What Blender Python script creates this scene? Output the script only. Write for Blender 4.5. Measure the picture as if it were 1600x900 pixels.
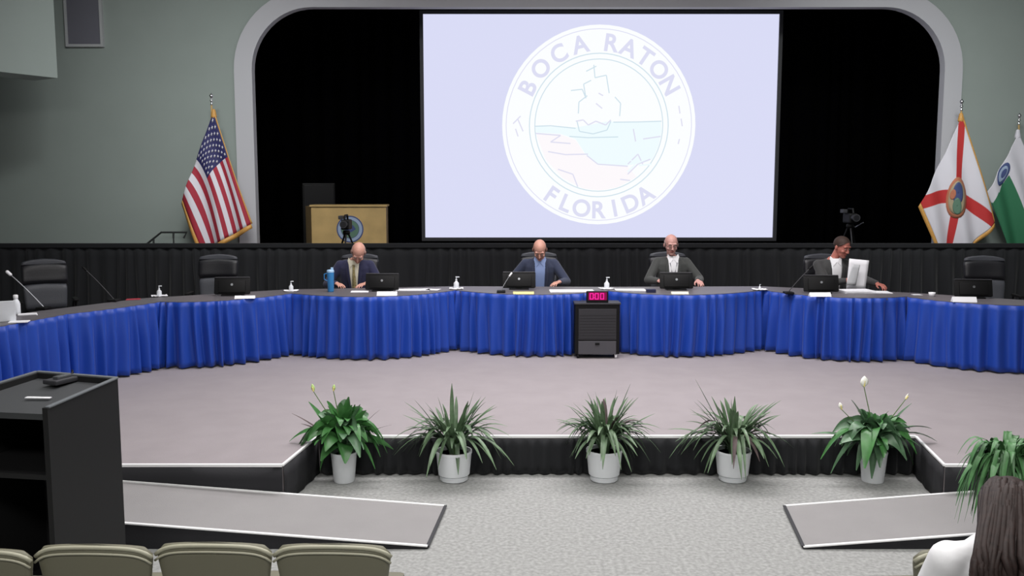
import bpy, bmesh, math, random
from mathutils import Vector, Matrix
for o in list(bpy.data.objects): bpy.data.objects.remove(o)
S = bpy.context.scene
C = S.collection
PI = math.pi
def V(*a): return Vector(a)

# ------------------------------------------------------------------ camera
CAM_Z = 2.22; F = 1400.0; TH = math.atan(152.0/F)
cam = bpy.data.cameras.new('camera'); camo = bpy.data.objects.new('camera', cam); C.objects.link(camo)
camo.location = (0, 0, CAM_Z); camo.rotation_euler = (PI/2-TH, 0, 0)
cam.sensor_width = 36; cam.lens = 36*F/1600; cam.clip_end = 100
S.camera = camo
def ray(px, py):
    u = (px-800)/F; v = -(py-450)/F
    return V(u, math.cos(TH)+v*math.sin(TH), -math.sin(TH)+v*math.cos(TH))
def pz(px, py, z):
    d = ray(px, py); return V(0, 0, CAM_Z)+d*((z-CAM_Z)/d.z)
def py_(px, py, y):
    d = ray(px, py); return V(0, 0, CAM_Z)+d*(y/d.y)
# ------------------------------------------------------------------ light
S.view_settings.view_transform = 'Standard'; S.view_settings.look = 'None'
S.view_settings.gamma = 1; S.view_settings.use_curve_mapping = False
S.view_settings.exposure = 0.0
w = bpy.data.worlds.new('world'); S.world = w; w.use_nodes = True
w.node_tree.nodes['Background'].inputs[0].default_value = (0.9, 0.95, 1, 1)
w.node_tree.nodes['Background'].inputs[1].default_value = 0.15
def area(name, loc, sx, sy, power, col=(1, .98, .96), rot=(0, 0, 0), spread=PI):
    l = bpy.data.lights.new(name, 'AREA'); l.shape = 'RECTANGLE'; l.size = sx; l.size_y = sy
    l.energy = power; l.color = col; l.spread = spread
    o = bpy.data.objects.new(name, l); C.objects.link(o); o.location = loc; o.rotation_euler = rot
area('house_light', (0.3, 4.2, 5.85), 7, 2.0, 190, spread=math.radians(140))
area('deck_light', (0.8, 8.3, 5.85), 7, 1.2, 265, (1, .955, .97), spread=math.radians(140))
area('front_light', (0.5, 10.6, 5.85), 6, .8, 120, (1, .98, 1))
def aim(loc, tgt): return (Vector(tgt)-Vector(loc)).to_track_quat('-Z', 'Y').to_euler()
for lx, tx, pw in ((-3.6, -4.9, 38), (5.0, 7.0, 46)): area('stage_wash', (lx, 9.6, 5.8), 1.6, .4, pw, (.97, 1, .99), aim((lx, 9.6, 5.8), (tx, 14.6, 2.2)), math.radians(88))
area('rear_light', (0, -1.5, 5.85), 8, 1.5, 200, (1, .98, .96), aim((0, -1.5, 5.85), (.4, 6.5, 0)), math.radians(110))

# ------------------------------------------------------------------ materials
def lin(c):
    c = c/255.0
    return c/12.92 if c <= .04045 else ((c+.055)/1.055)**2.4
def rgb(r, g, b): return (lin(r), lin(g), lin(b), 1)
MATS = {}
def mat(name, col, rough=.6, metal=0, noise=0, nscale=30, bump=0, bscale=60, sheen=0, emis=0, alpha=1, spec=.5, coat=0):
    if name in MATS: return MATS[name]
    m = bpy.data.materials.new(name); m.use_nodes = True; nt = m.node_tree
    b = nt.nodes['Principled BSDF']; c = rgb(*col)
    b.inputs['Base Color'].default_value = c
    b.inputs['Roughness'].default_value = rough; b.inputs['Metallic'].default_value = metal
    b.inputs['Specular IOR Level'].default_value = spec
    if sheen: b.inputs['Sheen Weight'].default_value = sheen
    if coat: b.inputs['Coat Weight'].default_value = coat
    tc = nt.nodes.new('ShaderNodeTexCoord')
    if noise:
        n = nt.nodes.new('ShaderNodeTexNoise'); n.inputs['Scale'].default_value = nscale; n.inputs['Detail'].default_value = 5
        nt.links.new(tc.outputs['Object'], n.inputs['Vector'])
        r = nt.nodes.new('ShaderNodeValToRGB')
        r.color_ramp.elements[0].position = .32; r.color_ramp.elements[1].position = .68
        r.color_ramp.elements[0].color = tuple(x*(1-noise) for x in c[:3])+(1,)
        r.color_ramp.elements[1].color = tuple(min(1, x*(1+noise)) for x in c[:3])+(1,)
        nt.links.new(n.outputs['Fac'], r.inputs['Fac']); nt.links.new(r.outputs['Color'], b.inputs['Base Color'])
    if bump:
        n2 = nt.nodes.new('ShaderNodeTexNoise'); n2.inputs['Scale'].default_value = bscale; n2.inputs['Detail'].default_value = 4
        nt.links.new(tc.outputs['Object'], n2.inputs['Vector'])
        bp = nt.nodes.new('ShaderNodeBump'); bp.inputs['Strength'].default_value = bump; bp.inputs['Distance'].default_value = .01
        nt.links.new(n2.outputs['Fac'], bp.inputs['Height']); nt.links.new(bp.outputs['Normal'], b.inputs['Normal'])
    if emis:
        b.inputs['Base Color'].default_value = (0.01, 0.01, 0.01, 1)
        b.inputs['Emission Color'].default_value = c; b.inputs['Emission Strength'].default_value = emis
        b.inputs['Specular IOR Level'].default_value = 0
    MATS[name] = m; return m
M = dict(
 wall=mat('painted_wall', (156, 166, 161), .85, noise=.02, nscale=2, bump=.05, bscale=120),
 trim=mat('painted_trim', (198, 198, 203), .7, bump=.02),
 ceil=mat('ceiling_tile', (200, 200, 198), .9, noise=.03),
 carpet=mat('speckled_carpet', (150, 151, 149), .95, noise=.20, nscale=38, bump=.3, bscale=200),
 deck=mat('deck_carpet', (148, 141, 143), .95, noise=.04, nscale=3.5, bump=.3, bscale=200),
 ramp=mat('ramp_carpet', (142, 140, 140), .95, noise=.03, nscale=4, bump=.3, bscale=200),
 nosing=mat('white_nosing', (240, 240, 240), .4),
 blackcloth=mat('black_cloth', (16, 18, 22), .85, bump=.1, sheen=.1),
 riser=mat('riser_black', (33, 33, 37), .8, bump=.1),
 stageblack=mat('stage_black_velour', (3, 3, 4), 1, spec=.05),
 stagefloor=mat('stage_floor_black', (22, 22, 24), .7),
 blue=mat('blue_satin', (18, 66, 168), .5, bump=.05, bscale=300, sheen=.08),
 tabletop=mat('grey_laminate', (104, 100, 104), .45, noise=.05, nscale=40),
 blackplastic=mat('black_plastic', (10, 10, 11), .55, spec=.25),
 dkplastic=mat('dark_grey_plastic', (52, 52, 56), .5),
 greymetal=mat('grey_metal', (150, 152, 156), .35, metal=.9),
 chrome=mat('chrome', (215, 215, 218), .18, metal=1),
 blackmetal=mat('black_metal', (22, 22, 24), .4, metal=.6),
 leather=mat('black_leather', (22, 22, 27), .42, bump=.15, bscale=90),
 leather2=mat('grey_leather', (70, 72, 78), .45, bump=.15, bscale=90),
 lecternblack=mat('lectern_laminate', (21, 21, 22), .55, bump=.04),
 lecterntop=mat('lectern_top_laminate', (62, 64, 66), .5),
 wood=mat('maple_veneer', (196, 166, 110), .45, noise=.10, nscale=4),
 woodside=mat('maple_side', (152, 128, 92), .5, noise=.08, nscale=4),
 white=mat('white_paper', (245, 245, 248), .7),
 whiteplastic=mat('white_plastic', (228, 232, 236), .4),
 pot=mat('white_pot', (240, 243, 246), .4),
 soil=mat('potting_soil', (45, 36, 28), 1, noise=.3, nscale=80, bump=1),
 leafa=mat('lily_leaf', (68, 120, 64), .36, noise=.28, nscale=11),
 leafb=mat('lily_leaf_dull', (84, 118, 86), .36, noise=.28, nscale=11),
 leafc=mat('strap_leaf', (98, 122, 92), .38, noise=.30, nscale=14),
 leafd=mat('arching_leaf', (78, 122, 76), .42, noise=.30, nscale=12),
 stem=mat('plant_stem', (92, 122, 66), .6),
 leaftip=mat('dry_leaf', (80, 66, 66), .7, noise=.2),
 flower=mat('white_spathe', (250, 250, 240), .5),
 spadix=mat('cream_spadix', (235, 220, 140), .6),
 tumbler=mat('blue_tumbler', (60, 140, 205), .35),
 vinyl=mat('olive_vinyl', (112, 110, 92), .5, bump=.06, bscale=200),
 vinyl2=mat('pale_olive_piping', (168, 166, 146), .45),
 red=mat('red_card', (190, 60, 75), .6),
 skin=mat('skin', (212, 158, 140), .5, noise=.05, nscale=25),
 skinpale=mat('skin_pale', (212, 160, 150), .5, noise=.04, nscale=25),
 skinrosy=mat('skin_rosy', (190, 118, 104), .5, noise=.05, nscale=25),
 lips=mat('lips', (160, 88, 82), .5),
 eyewhite=mat('eye_white', (190, 176, 168), .3),
 iris=mat('eye_dark', (40, 30, 25), .2),
 hairdk=mat('hair_dark_brown', (44, 30, 27), .65, noise=.3, nscale=60),
 hairbr=mat('hair_brown', (56, 38, 30), .7, noise=.3, nscale=60),
 hairgr=mat('hair_grey', (150, 130, 125), .6, noise=.2, nscale=60),
 navy=mat('navy_wool', (36, 38, 70), .85, sheen=.2, bump=.08, bscale=300),
 slate=mat('slate_blue_wool', (50, 58, 82), .85, sheen=.2, bump=.08, bscale=300),
 charcoal=mat('charcoal_wool', (66, 68, 66), .85, sheen=.2, bump=.08, bscale=300),
 darkgrey=mat('dark_grey_wool', (60, 60, 60), .85, sheen=.2, bump=.08, bscale=300),
 trouser=mat('dark_trousers', (30, 30, 38), .85),
 shoe=mat('black_shoe', (18, 16, 16), .3),
 shirtw=mat('white_shirt', (244, 244, 246), .7, bump=.05),
 shirtb=mat('light_blue_shirt', (150, 172, 220), .7, bump=.05),
 shirtc=mat('cream_shirt', (225, 220, 198), .7, bump=.05),
 tiey=mat('patterned_tie', (150, 138, 96), .6, noise=.5, nscale=45),
 lanyard=mat('lanyard_dark', (60, 66, 80), .6),
 gold=mat('gold_fringe', (214, 160, 84), .5, noise=.15, nscale=80),
 flagred=mat('flag_red', (170, 44, 62), .7), flagwhite=mat('flag_white', (226, 224, 232), .7),
 flagblue=mat('flag_blue', (42, 42, 96), .7), flaggreen=mat('flag_green', (52, 122, 86), .7),
 flagfl=mat('flag_scarlet', (196, 52, 52), .7),
 sealor=mat('seal_orange', (190, 120, 90), .7), sealtan=mat('seal_tan', (176, 160, 130), .7), sealgr=mat('seal_green', (96, 130, 110), .7), sealbl=mat('seal_blue', (70, 84, 132), .7), seallb=mat('seal_pale_blue', (160, 178, 205), .7),
 scr=mat('projected_field', (218, 220, 246), 1, emis=1.0),
 scrw=mat('projected_white', (252, 254, 255), 1, emis=1.0),
 scrt=mat('projected_lettering', (222, 223, 244), 1, emis=1.0),
 scrl=mat('projected_line', (208, 226, 236), 1, emis=1.0),
 scrc=mat('projected_sea', (240, 252, 255), 1, emis=1.0),
 scrs=mat('projected_sand', (253, 249, 252), 1, emis=1.0),
 scrm=mat('projected_mark', (224, 224, 242), 1, emis=1.0),
 led=mat('magenta_display', (255, 40, 160), 1, emis=1.1),
 leddk=mat('display_face', (150, 0, 80), .5, emis=.8),
 panel=mat('grey_acoustic_cloth', (112, 112, 122), .9, bump=.1), panelframe=mat('pale_panel_frame', (186, 188, 190), .6),
)

# ------------------------------------------------------------------ mesh helpers
class MB:
    def __init__(s): s.bm = bmesh.new(); s.mi = 0; s.mats = []
    def use(s, m):
        if m not in s.mats: s.mats.append(m)
        s.mi = s.mats.index(m); return s
    def face(s, vs):
        try: f = s.bm.faces.new(vs); f.material_index = s.mi; return f
        except ValueError: return None
    def poly(s, pts): return s.face([s.bm.verts.new(p) for p in pts])
    def grid(s, rows, closed_u=False, closed_v=False):
        g = [[s.bm.verts.new(p) for p in r] for r in rows]
        n = len(g); m = len(g[0])
        for i in range(n-(0 if closed_v else 1)):
            for j in range(m-(0 if closed_u else 1)):
                s.face([g[i][j], g[i][(j+1) % m], g[(i+1) % n][(j+1) % m], g[(i+1) % n][j]])
        return g
    def box(s, c, d, rot=None, bev=0):
        c = Vector(c); hx, hy, hz = d[0]/2, d[1]/2, d[2]/2
        R = rot or Matrix.Identity(3)
        b2 = bmesh.new(); bmesh.ops.create_cube(b2, size=1)
        for v in b2.verts: v.co = Vector((v.co.x*d[0], v.co.y*d[1], v.co.z*d[2]))
        if bev: bmesh.ops.bevel(b2, geom=b2.edges[:], offset=bev, segments=2, profile=.6, affect='EDGES')
        mp = {v: s.bm.verts.new(c+R@v.co) for v in b2.verts}
        for f in b2.faces: s.face([mp[v] for v in f.verts])
        b2.free(); return s
    def tube(s, pts, r, n=8, caps=True):
        pts = [Vector(p) for p in pts]
        rs = r if isinstance(r, (list, tuple)) else [r]*len(pts)
        rows = []; up = None
        for i, p in enumerate(pts):
            t = (pts[min(i+1, len(pts)-1)]-pts[max(i-1, 0)])
            t = t.normalized() if t.length > 1e-9 else V(0, 0, 1)
            if up is None: up = V(0, 0, 1) if abs(t.z) < .9 else V(1, 0, 0)
            a = t.cross(up); a = a.normalized() if a.length > 1e-6 else t.orthogonal().normalized()
            b = a.cross(t).normalized(); up = b
            rows.append([p+(a*math.cos(2*PI*k/n)+b*math.sin(2*PI*k/n))*rs[i] for k in range(n)])
        g = s.grid(rows, closed_u=True)
        if caps: s.face(g[0][::-1]); s.face(g[-1])
        return s
    def capsule(s, a, b, ra, rb, n=12):
        a = Vector(a); b = Vector(b); d = b-a; L = d.length; t = d/L if L > 1e-6 else V(0, 0, 1)
        pts = []; rs = []
        for k in range(4):
            q = PI/2*(k+.3)/4; pts.append(a-t*ra*math.cos(q)); rs.append(ra*math.sin(q))
        pts.append(a); rs.append(ra); pts.append(b); rs.append(rb)
        for k in range(3, -1, -1):
            q = PI/2*(k+.3)/4; pts.append(b+t*rb*math.cos(q)); rs.append(rb*math.sin(q))
        return s.tube(pts, rs, n)
    def ell(s, c, r, R=None, n=16, m=10):
        c = Vector(c); R = R or Matrix.Identity(3); rows = []
        for i in range(m+1):
            q = -PI/2+PI*(i+.02)/(m+.04)
            rows.append([c+R@V(r[0]*math.cos(q)*math.cos(2*PI*k/n), r[1]*math.cos(q)*math.sin(2*PI*k/n), r[2]*math.sin(q)) for k in range(n)])
        g = s.grid(rows, closed_u=True); s.face(g[0][::-1]); s.face(g[-1]); return s
    def lathe(s, prof, c=(0, 0, 0), n=24, cap=True):
        c = Vector(c)
        g = s.grid([[c+V(r*math.cos(2*PI*k/n), r*math.sin(2*PI*k/n), z) for k in range(n)] for r, z in prof], closed_u=True)
        if cap: s.face(g[0][::-1]); s.face(g[-1])
        return s
    def prism(s, poly, z0, z1):
        a = [s.bm.verts.new((p[0], p[1], z0 if not callable(z0) else z0(p))) for p in poly]
        b = [s.bm.verts.new((p[0], p[1], z1 if not callable(z1) else z1(p))) for p in poly]
        n = len(a)
        for i in range(n): s.face([a[i], a[(i+1) % n], b[(i+1) % n], b[i]])
        s.face(a[::-1]); s.face(b); return s
    def build(s, name, m=None, parent=None, smooth=False, loc=None):
        me = bpy.data.meshes.new(name)
        bmesh.ops.recalc_face_normals(s.bm, faces=s.bm.faces[:])
        s.bm.to_mesh(me); s.bm.free()
        for x in ([m] if m is not None else s.mats): me.materials.append(x)
        if smooth:
            for p in me.polygons: p.use_smooth = True
        o = bpy.data.objects.new(name, me); C.objects.link(o)
        if parent is not None: o.parent = parent
        if loc is not None: o.location = loc
        return o
def empty(name, loc, rz, label, cat, group=None):
    o = bpy.data.objects.new(name, None); C.objects.link(o); o.empty_display_size = .1
    o.location = loc; o.rotation_euler = (0, 0, rz); o['label'] = label; o['category'] = cat
    if group: o['group'] = group
    return o
def tag(o, label, cat, group=None, kind=None):
    o['label'] = label; o['category'] = cat
    if group: o['group'] = group
    if kind: o['kind'] = kind
    return o
def struct(o, label=None):
    o['kind'] = 'structure'
    if label: o['label'] = label
    return o
CH = {}
def kids(o): return [c for c in bpy.data.objects if c.parent == o]
def dup(root, loc, rz, label, group=None):
    r = root.copy(); C.objects.link(r); r.location = loc; r.rotation_euler = (0, 0, rz); r['label'] = label
    if group: r['group'] = group
    for ch in kids(root):
        c = ch.copy(); C.objects.link(c); c.parent = r
        for g in kids(ch):
            d = g.copy(); C.objects.link(d); d.parent = c
    return r
def shade_auto(o, ang=40):
    me = o.data
    for p in me.polygons: p.use_smooth = True
    bm = bmesh.new(); bm.from_mesh(me)
    for e in bm.edges:
        if len(e.link_faces) == 2 and e.calc_face_angle(0) > math.radians(ang): e.smooth = False
    bm.to_mesh(me); bm.free()
    return o
def remesh(o, vox=.007, sm=3, fac=.5):
    r = o.modifiers.new('r', 'REMESH'); r.mode = 'VOXEL'; r.voxel_size = vox; r.use_smooth_shade = True
    q = o.modifiers.new('s', 'SMOOTH'); q.iterations = sm; q.factor = fac
    return o

# ------------------------------------------------------------------ layout constants
DZ = 0.30            # deck height
TZ = 1.03            # table top height (world)
SZ = 0.95            # stage floor height
YD = py_(800, 381, 13.8)   # drape line
YDR = 13.8; WY = 14.6
yA = pz(441, 727, DZ).y; yB = pz(800, 682, DZ).y
LA = pz(441, 727, DZ); LB = pz(496, 682, DZ); RA = pz(1476, 727, DZ); RB = pz(1431, 682, DZ)
RX = 9.4

# ------------------------------------------------------------------ floor / deck / ramps
m = MB(); m.box((0, 5, -.05), (19.4, 24, .1)); struct(m.build('floor', M['carpet']), 'pale grey speckled carpet floor')
m = MB(); m.box((0, 4.5, 6.05), (19.4, 24, .1)); struct(m.build('ceiling', M['ceil']))
m = MB(); m.box((-9.75, 4.5, 3), (.1, 24, 6)); struct(m.build('wall_left', M['wall']))
m = MB(); m.box((9.75, 4.5, 3), (.1, 24, 6)); struct(m.build('wall_right', M['wall']))
m = MB(); m.box((0, -7.05, 3), (19.4, .1, 6)); struct(m.build('wall_rear', M['wall']))
deck = [(-RX, yA), (LA.x, yA), (LB.x, yB), (RB.x, yB), (RA.x, yA), (RX, yA), (RX, YDR+.1), (-RX, YDR+.1)]
m = MB(); m.prism(deck, 0.001, DZ); struct(m.build('floor_platform', M['deck']), 'low carpeted platform under the curved tables')
# white nosings along the platform edge
def strip(p, q, wd, h, mt, name):
    p = Vector(p); q = Vector(q); d = (q-p); L = d.length; a = math.atan2(d.y, d.x); tilt = math.atan2(d.z, math.hypot(d.x, d.y))
    mm = MB(); R = Matrix.Rotation(a, 3, 'Z')@Matrix.Rotation(-tilt, 3, 'Y')
    mm.box((p+q)/2, (L, wd, h), R, bev=.003); return struct(mm.build(name, mt))
strip((-RX, yA, DZ), (LA.x, yA, DZ), .028, .02, M['nosing'], 'trim_1')
strip((LA.x, yA, DZ), (LB.x, yB, DZ), .02, .016, M['nosing'], 'trim_2')
strip((LB.x, yB, DZ), (RB.x, yB, DZ), .028, .02, M['nosing'], 'trim_3')
strip((RB.x, yB, DZ), (RA.x, yA, DZ), .02, .016, M['nosing'], 'trim_4')
strip((RA.x, yA, DZ), (RX, yA, DZ), .028, .02, M['nosing'], 'trim_5')
def pleats(path, z0, z1, amp, lam, seed, rows=8, flare=.0, step=.012, out=None, swing=0.0, jag=0):
    """cloth hanging along a plan path; returns grid rows (top->bottom)"""
    rnd = random.Random(seed)
    pts = [Vector((p[0], p[1])) for p in path]
    L = [0]
    for i in range(1, len(pts)): L.append(L[-1]+(pts[i]-pts[i-1]).length)
    tot = L[-1]; n = max(8, int(tot/step))
    # fold centres
    cs = []; s = 0
    while s < tot+lam:
        cs.append((s, rnd.uniform(.45, 1.1), rnd.uniform(-1, 1))); s += lam*rnd.uniform(.6, 1.5)
    def phase(s):
        for i in range(len(cs)-1):
            if cs[i][0] <= s <= cs[i+1][0]:
                t = (s-cs[i][0])/(cs[i+1][0]-cs[i][0]); return i, t
        return 0, 0
    R = []
    for k in range(rows+1):
        f = k/rows; z = z1+(z0-z1)*f; row = []
        for j in range(n+1):
            s = tot*j/n
            i = 0
            while i < len(L)-2 and L[i+1] < s: i += 1
            t = (s-L[i])/max(1e-9, L[i+1]-L[i]); p = pts[i].lerp(pts[i+1], t)
            # smooth normal
            ia = max(0, i-1); ib = min(len(pts)-1, i+2)
            d = (pts[ib]-pts[ia]).normalized(); nrm = Vector((d.y, -d.x))
            ci, ct = phase(s)
            c = cs[ci]; c2 = cs[min(ci+1, len(cs)-1)]
            am = c[1]+(c2[1]-c[1])*ct
            q = .5-.5*math.cos(2*PI*ct)
            o = amp*am*(q-.4)*(.3+.7*min(1, f*2.2)+.35*f)+flare*f*(.5+.8*am*q)
            sh = swing*f*f*(c[2]*(1-ct)+c2[2]*ct)
            zz = z+(jag*f*(.5+.5*math.sin(s*31+seed)) if jag else 0)
            row.append(V(p.x+nrm.x*o+d.x*sh, p.y+nrm.y*o+d.y*sh, zz))
        R.append(row)
    return R
def solid(o, th=.004):
    q = o.modifiers.new('t', 'SOLIDIFY'); q.thickness = th; return o
m = MB(); m.grid(pleats([(LB.x+.02, yB-.02), (RB.x-.02, yB-.02)], .01, DZ-.015, .035, .10, 5, rows=4, flare=.01))
tag(solid(m.build('platform_skirt', M['blackcloth'], smooth=True)), 'black pleated skirt along the platform front behind the potted plants', 'skirting')
def facing(name, a, b, label):
    mm = MB(); a = Vector(a); b = Vector(b); d = (b-a).normalized(); nrm = V(d.y, -d.x, 0)
    mm.grid([[a+(b-a)*(j/12)+nrm*(.008+.006*math.sin(j*1.9+k)) + V(0, 0, z) for j in range(13)] for k, z in enumerate((DZ-.012, .2, .1, .005))])
    return tag(solid(mm.build(name, M['riser'], smooth=True)), label, 'skirting')
facing('platform_skirt', (-RX, yA, 0), (LA.x, yA, 0), 'plain black facing of the platform above the left ramp')
facing('platform_skirt', (LA.x, yA, 0), (LB.x, yB, 0), 'angled black corner facing beside the leftmost potted plant')
facing('platform_skirt', (RB.x, yB, 0), (RA.x, yA, 0), 'angled black corner facing right of the lily with three white blooms')
facing('platform_skirt', (RA.x, yA, 0), (RX, yA, 0), 'plain black facing of the platform above the right ramp')
def ramp(e1, e2, sgn, label):
    b = pz(*e1, 0); f = pz(*e2, 0); y0 = yA-.03
    L = 3.55
    bx = b.x; fx = f.x
    poly = [(bx, y0), (bx+sgn*L, y0), (bx+sgn*L, f.y), (fx, f.y)]
    zt = lambda p: .012 + max(0, (p[0]-bx)*sgn)/L*(DZ-.02)
    r = empty('access_ramp', (bx+sgn*L/2, (y0+f.y)/2, 0), 0, label, 'ramp')
    off = -r.location
    mm = MB(); pp = [(p[0]+off.x, p[1]+off.y) for p in poly]
    mm.prism(pp, .001, lambda p: zt((p[0]-off.x, p[1])))
    mm.use(M['ramp']); o = mm.build('ramp_body', None, r); o.data.materials.clear(); o.data.materials.append(M['ramp']); o.data.materials.append(M['riser'])
    for pl in o.data.polygons:
        if pl.normal.z < .5: pl.material_index = 1
    for a, c in (((bx, y0), (bx+sgn*L, y0)), ((fx, f.y), (bx+sgn*L, f.y))):
        A = V(a[0], a[1], zt(a)+.004)+off; B = V(c[0], c[1], zt(c)+.004)+off
        mm = MB(); d = B-A; ang = math.atan2(d.y, d.x); R = Matrix.Rotation(ang, 3, 'Z')@Matrix.Rotation(-math.atan2(d.z, math.hypot(d.x, d.y)), 3, 'Y')
        mm.box((A+B)/2, (d.length, .022, .008), R); mm.build('edge_strip', M['nosing'], r)
    A = V(bx, y0, .018)+off; B = V(fx, f.y, .018)+off; d = B-A
    mm = MB(); mm.box((A+B)/2, (d.length, .02, .008), Matrix.Rotation(math.atan2(d.y, d.x), 3, 'Z')); mm.build('ramp_toe', M['dkplastic'], r)
ramp((697, 790), (668, 858), -1, 'grey carpeted ramp with white edges rising left towards the black lectern')
ramp((1222, 790), (1255, 858), 1, 'grey carpeted ramp with white edges rising right towards the seated woman')

# ------------------------------------------------------------------ stage wall with rounded opening
def rr(x0, x1, z0, z1, r, n=14):
    pts = [(x0, z0)]
    for k in range(n+1):
        a = PI-PI/2*k/n; pts.append((x0+r+r*math.cos(a), z1-r+r*math.sin(a)))
    for k in range(n+1):
        a = PI/2-PI/2*k/n; pts.append((x1-r+r*math.cos(a), z1-r+r*math.sin(a)))
    pts.append((x1, z0)); return pts
ox0 = py_(399, 250, WY).x; ox1 = py_(1467, 250, WY).x; oz1 = py_(900, 11, WY-.05).z
zb = 0.0
inner = rr(ox0, ox1, zb, oz1, .98)
TW = .285
outer = rr(ox0-TW, ox1+TW, zb, oz1+TW, .98+TW)
W0, W1, WT = -9.7, 9.7, 6.0
m = MB()
# wall face: connect outer trim line to room rectangle
def proj(p):
    x, z = p
    return (x, z)
n = len(outer)
rect = []
for i, (x, z) in enumerate(outer):
    if i <= 7: rect.append((W0, zb+(WT-zb)*i/7))
    elif i >= n-8: rect.append((W1, zb+(WT-zb)*(n-1-i)/7))
    else: rect.append((W0+(W1-W0)*(i-7)/(n-15), WT))
for y in (WY, WY+.25):
    m.grid([[V(p[0], y, p[1]) for p in outer], [V(p[0], y, p[1]) for p in rect]])
m.grid([[V(p[0], WY, p[1]) for p in outer], [V(p[0], WY+.25, p[1]) for p in outer]])
struct(m.build('wall_back', M['wall']), 'grey wall around the stage opening')
m = MB()
rows = []
for pl, y in ((outer, WY+.02), (outer, WY-.05), (inner, WY-.05), (inner, WY+.12), (outer, WY+.12)): rows.append([V(p[0], y, p[1]) for p in pl])
m.grid(rows); struct(shade_auto(m.build('trim_6', M['trim']), 50), 'pale rounded surround of the stage opening')
# stage floor + black box
m = MB(); m.box((0, 17.2, SZ/2), (19.4, 6.6, SZ)); struct(m.build('floor_stage', M['stagefloor']))
for nm, c, d in (('wall_stage_back', (0, 20.3, 3.5), (17, .1, 5.2)), ('wall_stage_left', (-8.2, 17.6, 3.5), (.1, 5.4, 5.2)), ('wall_stage_right', (8.2, 17.6, 3.5), (.1, 5.4, 5.2)), ('ceiling_stage', (0, 17.7, 6.15), (17, 5.3, .1))):
    m = MB(); m.box(c, d); struct(m.build(nm, M['stageblack']))
m = MB(); m.grid(pleats([(-8, 19.2), (8, 19.2)], SZ+.02, 5.95, .12, .35, 3, rows=2, step=.04))
tag(solid(m.build('stage_curtain', M['stageblack'], smooth=True), .01), 'black velour curtain filling the back of the stage opening', 'curtain')
# drape fence along stage front
dr = empty('black_drape', (0, YDR, DZ), 0, 'long black pleated drape running the full width below the stage', 'drape')
zt = py_(800, 380, YDR).z
m = MB(); m.grid(pleats([(-9.3, 0), (9.3, 0)], .01, zt-DZ-.04, .085, .19, 9, rows=6, flare=.02, step=.02, swing=.05)); solid(m.build('drape_cloth', M['blackcloth'], dr, smooth=True))
m = MB(); m.box((0, -.01, zt-DZ-.035), (18.6, .05, .07), bev=.01); m.build('top_band', M['blackcloth'], dr)
# left bulkhead
B = py_(90, 122, 12.8); ang = math.radians(32)
A = B-V(math.sin(ang), math.cos(ang), 0)*5.0
m = MB(); nl = V(-math.cos(ang), math.sin(ang), 0)*1.6
pts = [A, B, B+nl*.35, A+nl*.35]
m.prism([(p.x, p.y) for p in pts], B.z, 6.0); struct(m.build('wall_left_bulkhead', M['wall']), 'angled grey bulkhead at upper left')
# framed panel
p0 = py_(103, 73, WY-.06); p1 = py_(156, -40, WY-.06)
t = empty('wall_panel', ((p0.x+p1.x)/2, WY-.03, (p0.z+p1.z)/2), 0, 'tall grey panel with a pale frame high on the wall at upper left', 'panel')
wd = p1.x-p0.x; ht = p1.z-p0.z
m = MB(); m.box((0, 0, 0), (wd-.06, .05, ht-.06)); m.build('panel_cloth', M['panel'], t)
m = MB()
for c, d in (((-wd/2+.02, 0, 0), (.04, .08, ht)), ((wd/2-.02, 0, 0), (.04, .08, ht)), ((0, 0, -ht/2+.02), (wd-.08, .08, .04)), ((0, 0, ht/2-.02), (wd-.08, .08, .04))): m.box(c, d)
m.build('panel_frame', M['panelframe'], t)

# ------------------------------------------------------------------ projection screen with seal
SY = 16.0
a = py_(661, 22, SY); b = py_(1207, 371, SY)
sc = V((a.x+b.x)/2, SY, (a.z+b.z)/2); sw = b.x-a.x; sh = a.z-b.z
scr = empty('projection_screen', sc, 0, 'large lavender-white projection screen showing a round city seal', 'screen')
m = MB(); m.box((0, .02, 0), (sw, .02, sh)); m.build('screen_surface', M['scr'], scr)
m = MB()
for c, d in (((-sw/2-.03, 0, 0), (.06, .06, sh+.12)), ((sw/2+.03, 0, 0), (.06, .06, sh+.12)), ((0, 0, sh/2+.03), (sw, .06, .06)), ((0, 0, -sh/2-.03), (sw, .06, .06))): m.box(c, d)
m.build('screen_border', M['dkplastic'], scr)
for x in (-sw*.35, sw*.35): m = MB(); m.tube([(x, .03, sh/2), (x, .03, 6.08-sc.z)], .012); m.build('hanging_rod', M['blackmetal'], scr)
pxm = sw/546.0   # metres per photo pixel
def sp(px, py, lay=0): return V((px-932)*pxm + (932-934)*pxm, .006-.002*lay, -(py-194)*pxm + (196.5-194)*pxm)
def disc(mm, cx, cy, r, lay, r0=0, n=64, asp=1.02):
    o = [sp(cx+r*math.cos(2*PI*k/n), cy+r*asp*math.sin(2*PI*k/n), lay) for k in range(n)]
    if r0: i = [sp(cx+r0*math.cos(2*PI*k/n), cy+r0*asp*math.sin(2*PI*k/n), lay) for k in range(n)]; mm.grid([o, i], closed_u=True)
    else: mm.poly(o)
def stroke(mm, pts, wd, lay):
    for i in range(len(pts)-1):
        x0, y0 = pts[i]; x1, y1 = pts[i+1]; L = math.hypot(x1-x0, y1-y0) or 1; nx, ny = -(y1-y0)/L*wd/2, (x1-x0)/L*wd/2
        mm.poly([sp(x0+nx, y0+ny, lay), sp(x1+nx, y1+ny, lay), sp(x1-nx, y1-ny, lay), sp(x0-nx, y0-ny, lay)])
m = MB(); m.use(M['scrw']); disc(m, 932, 194, 150, 1)
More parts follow.
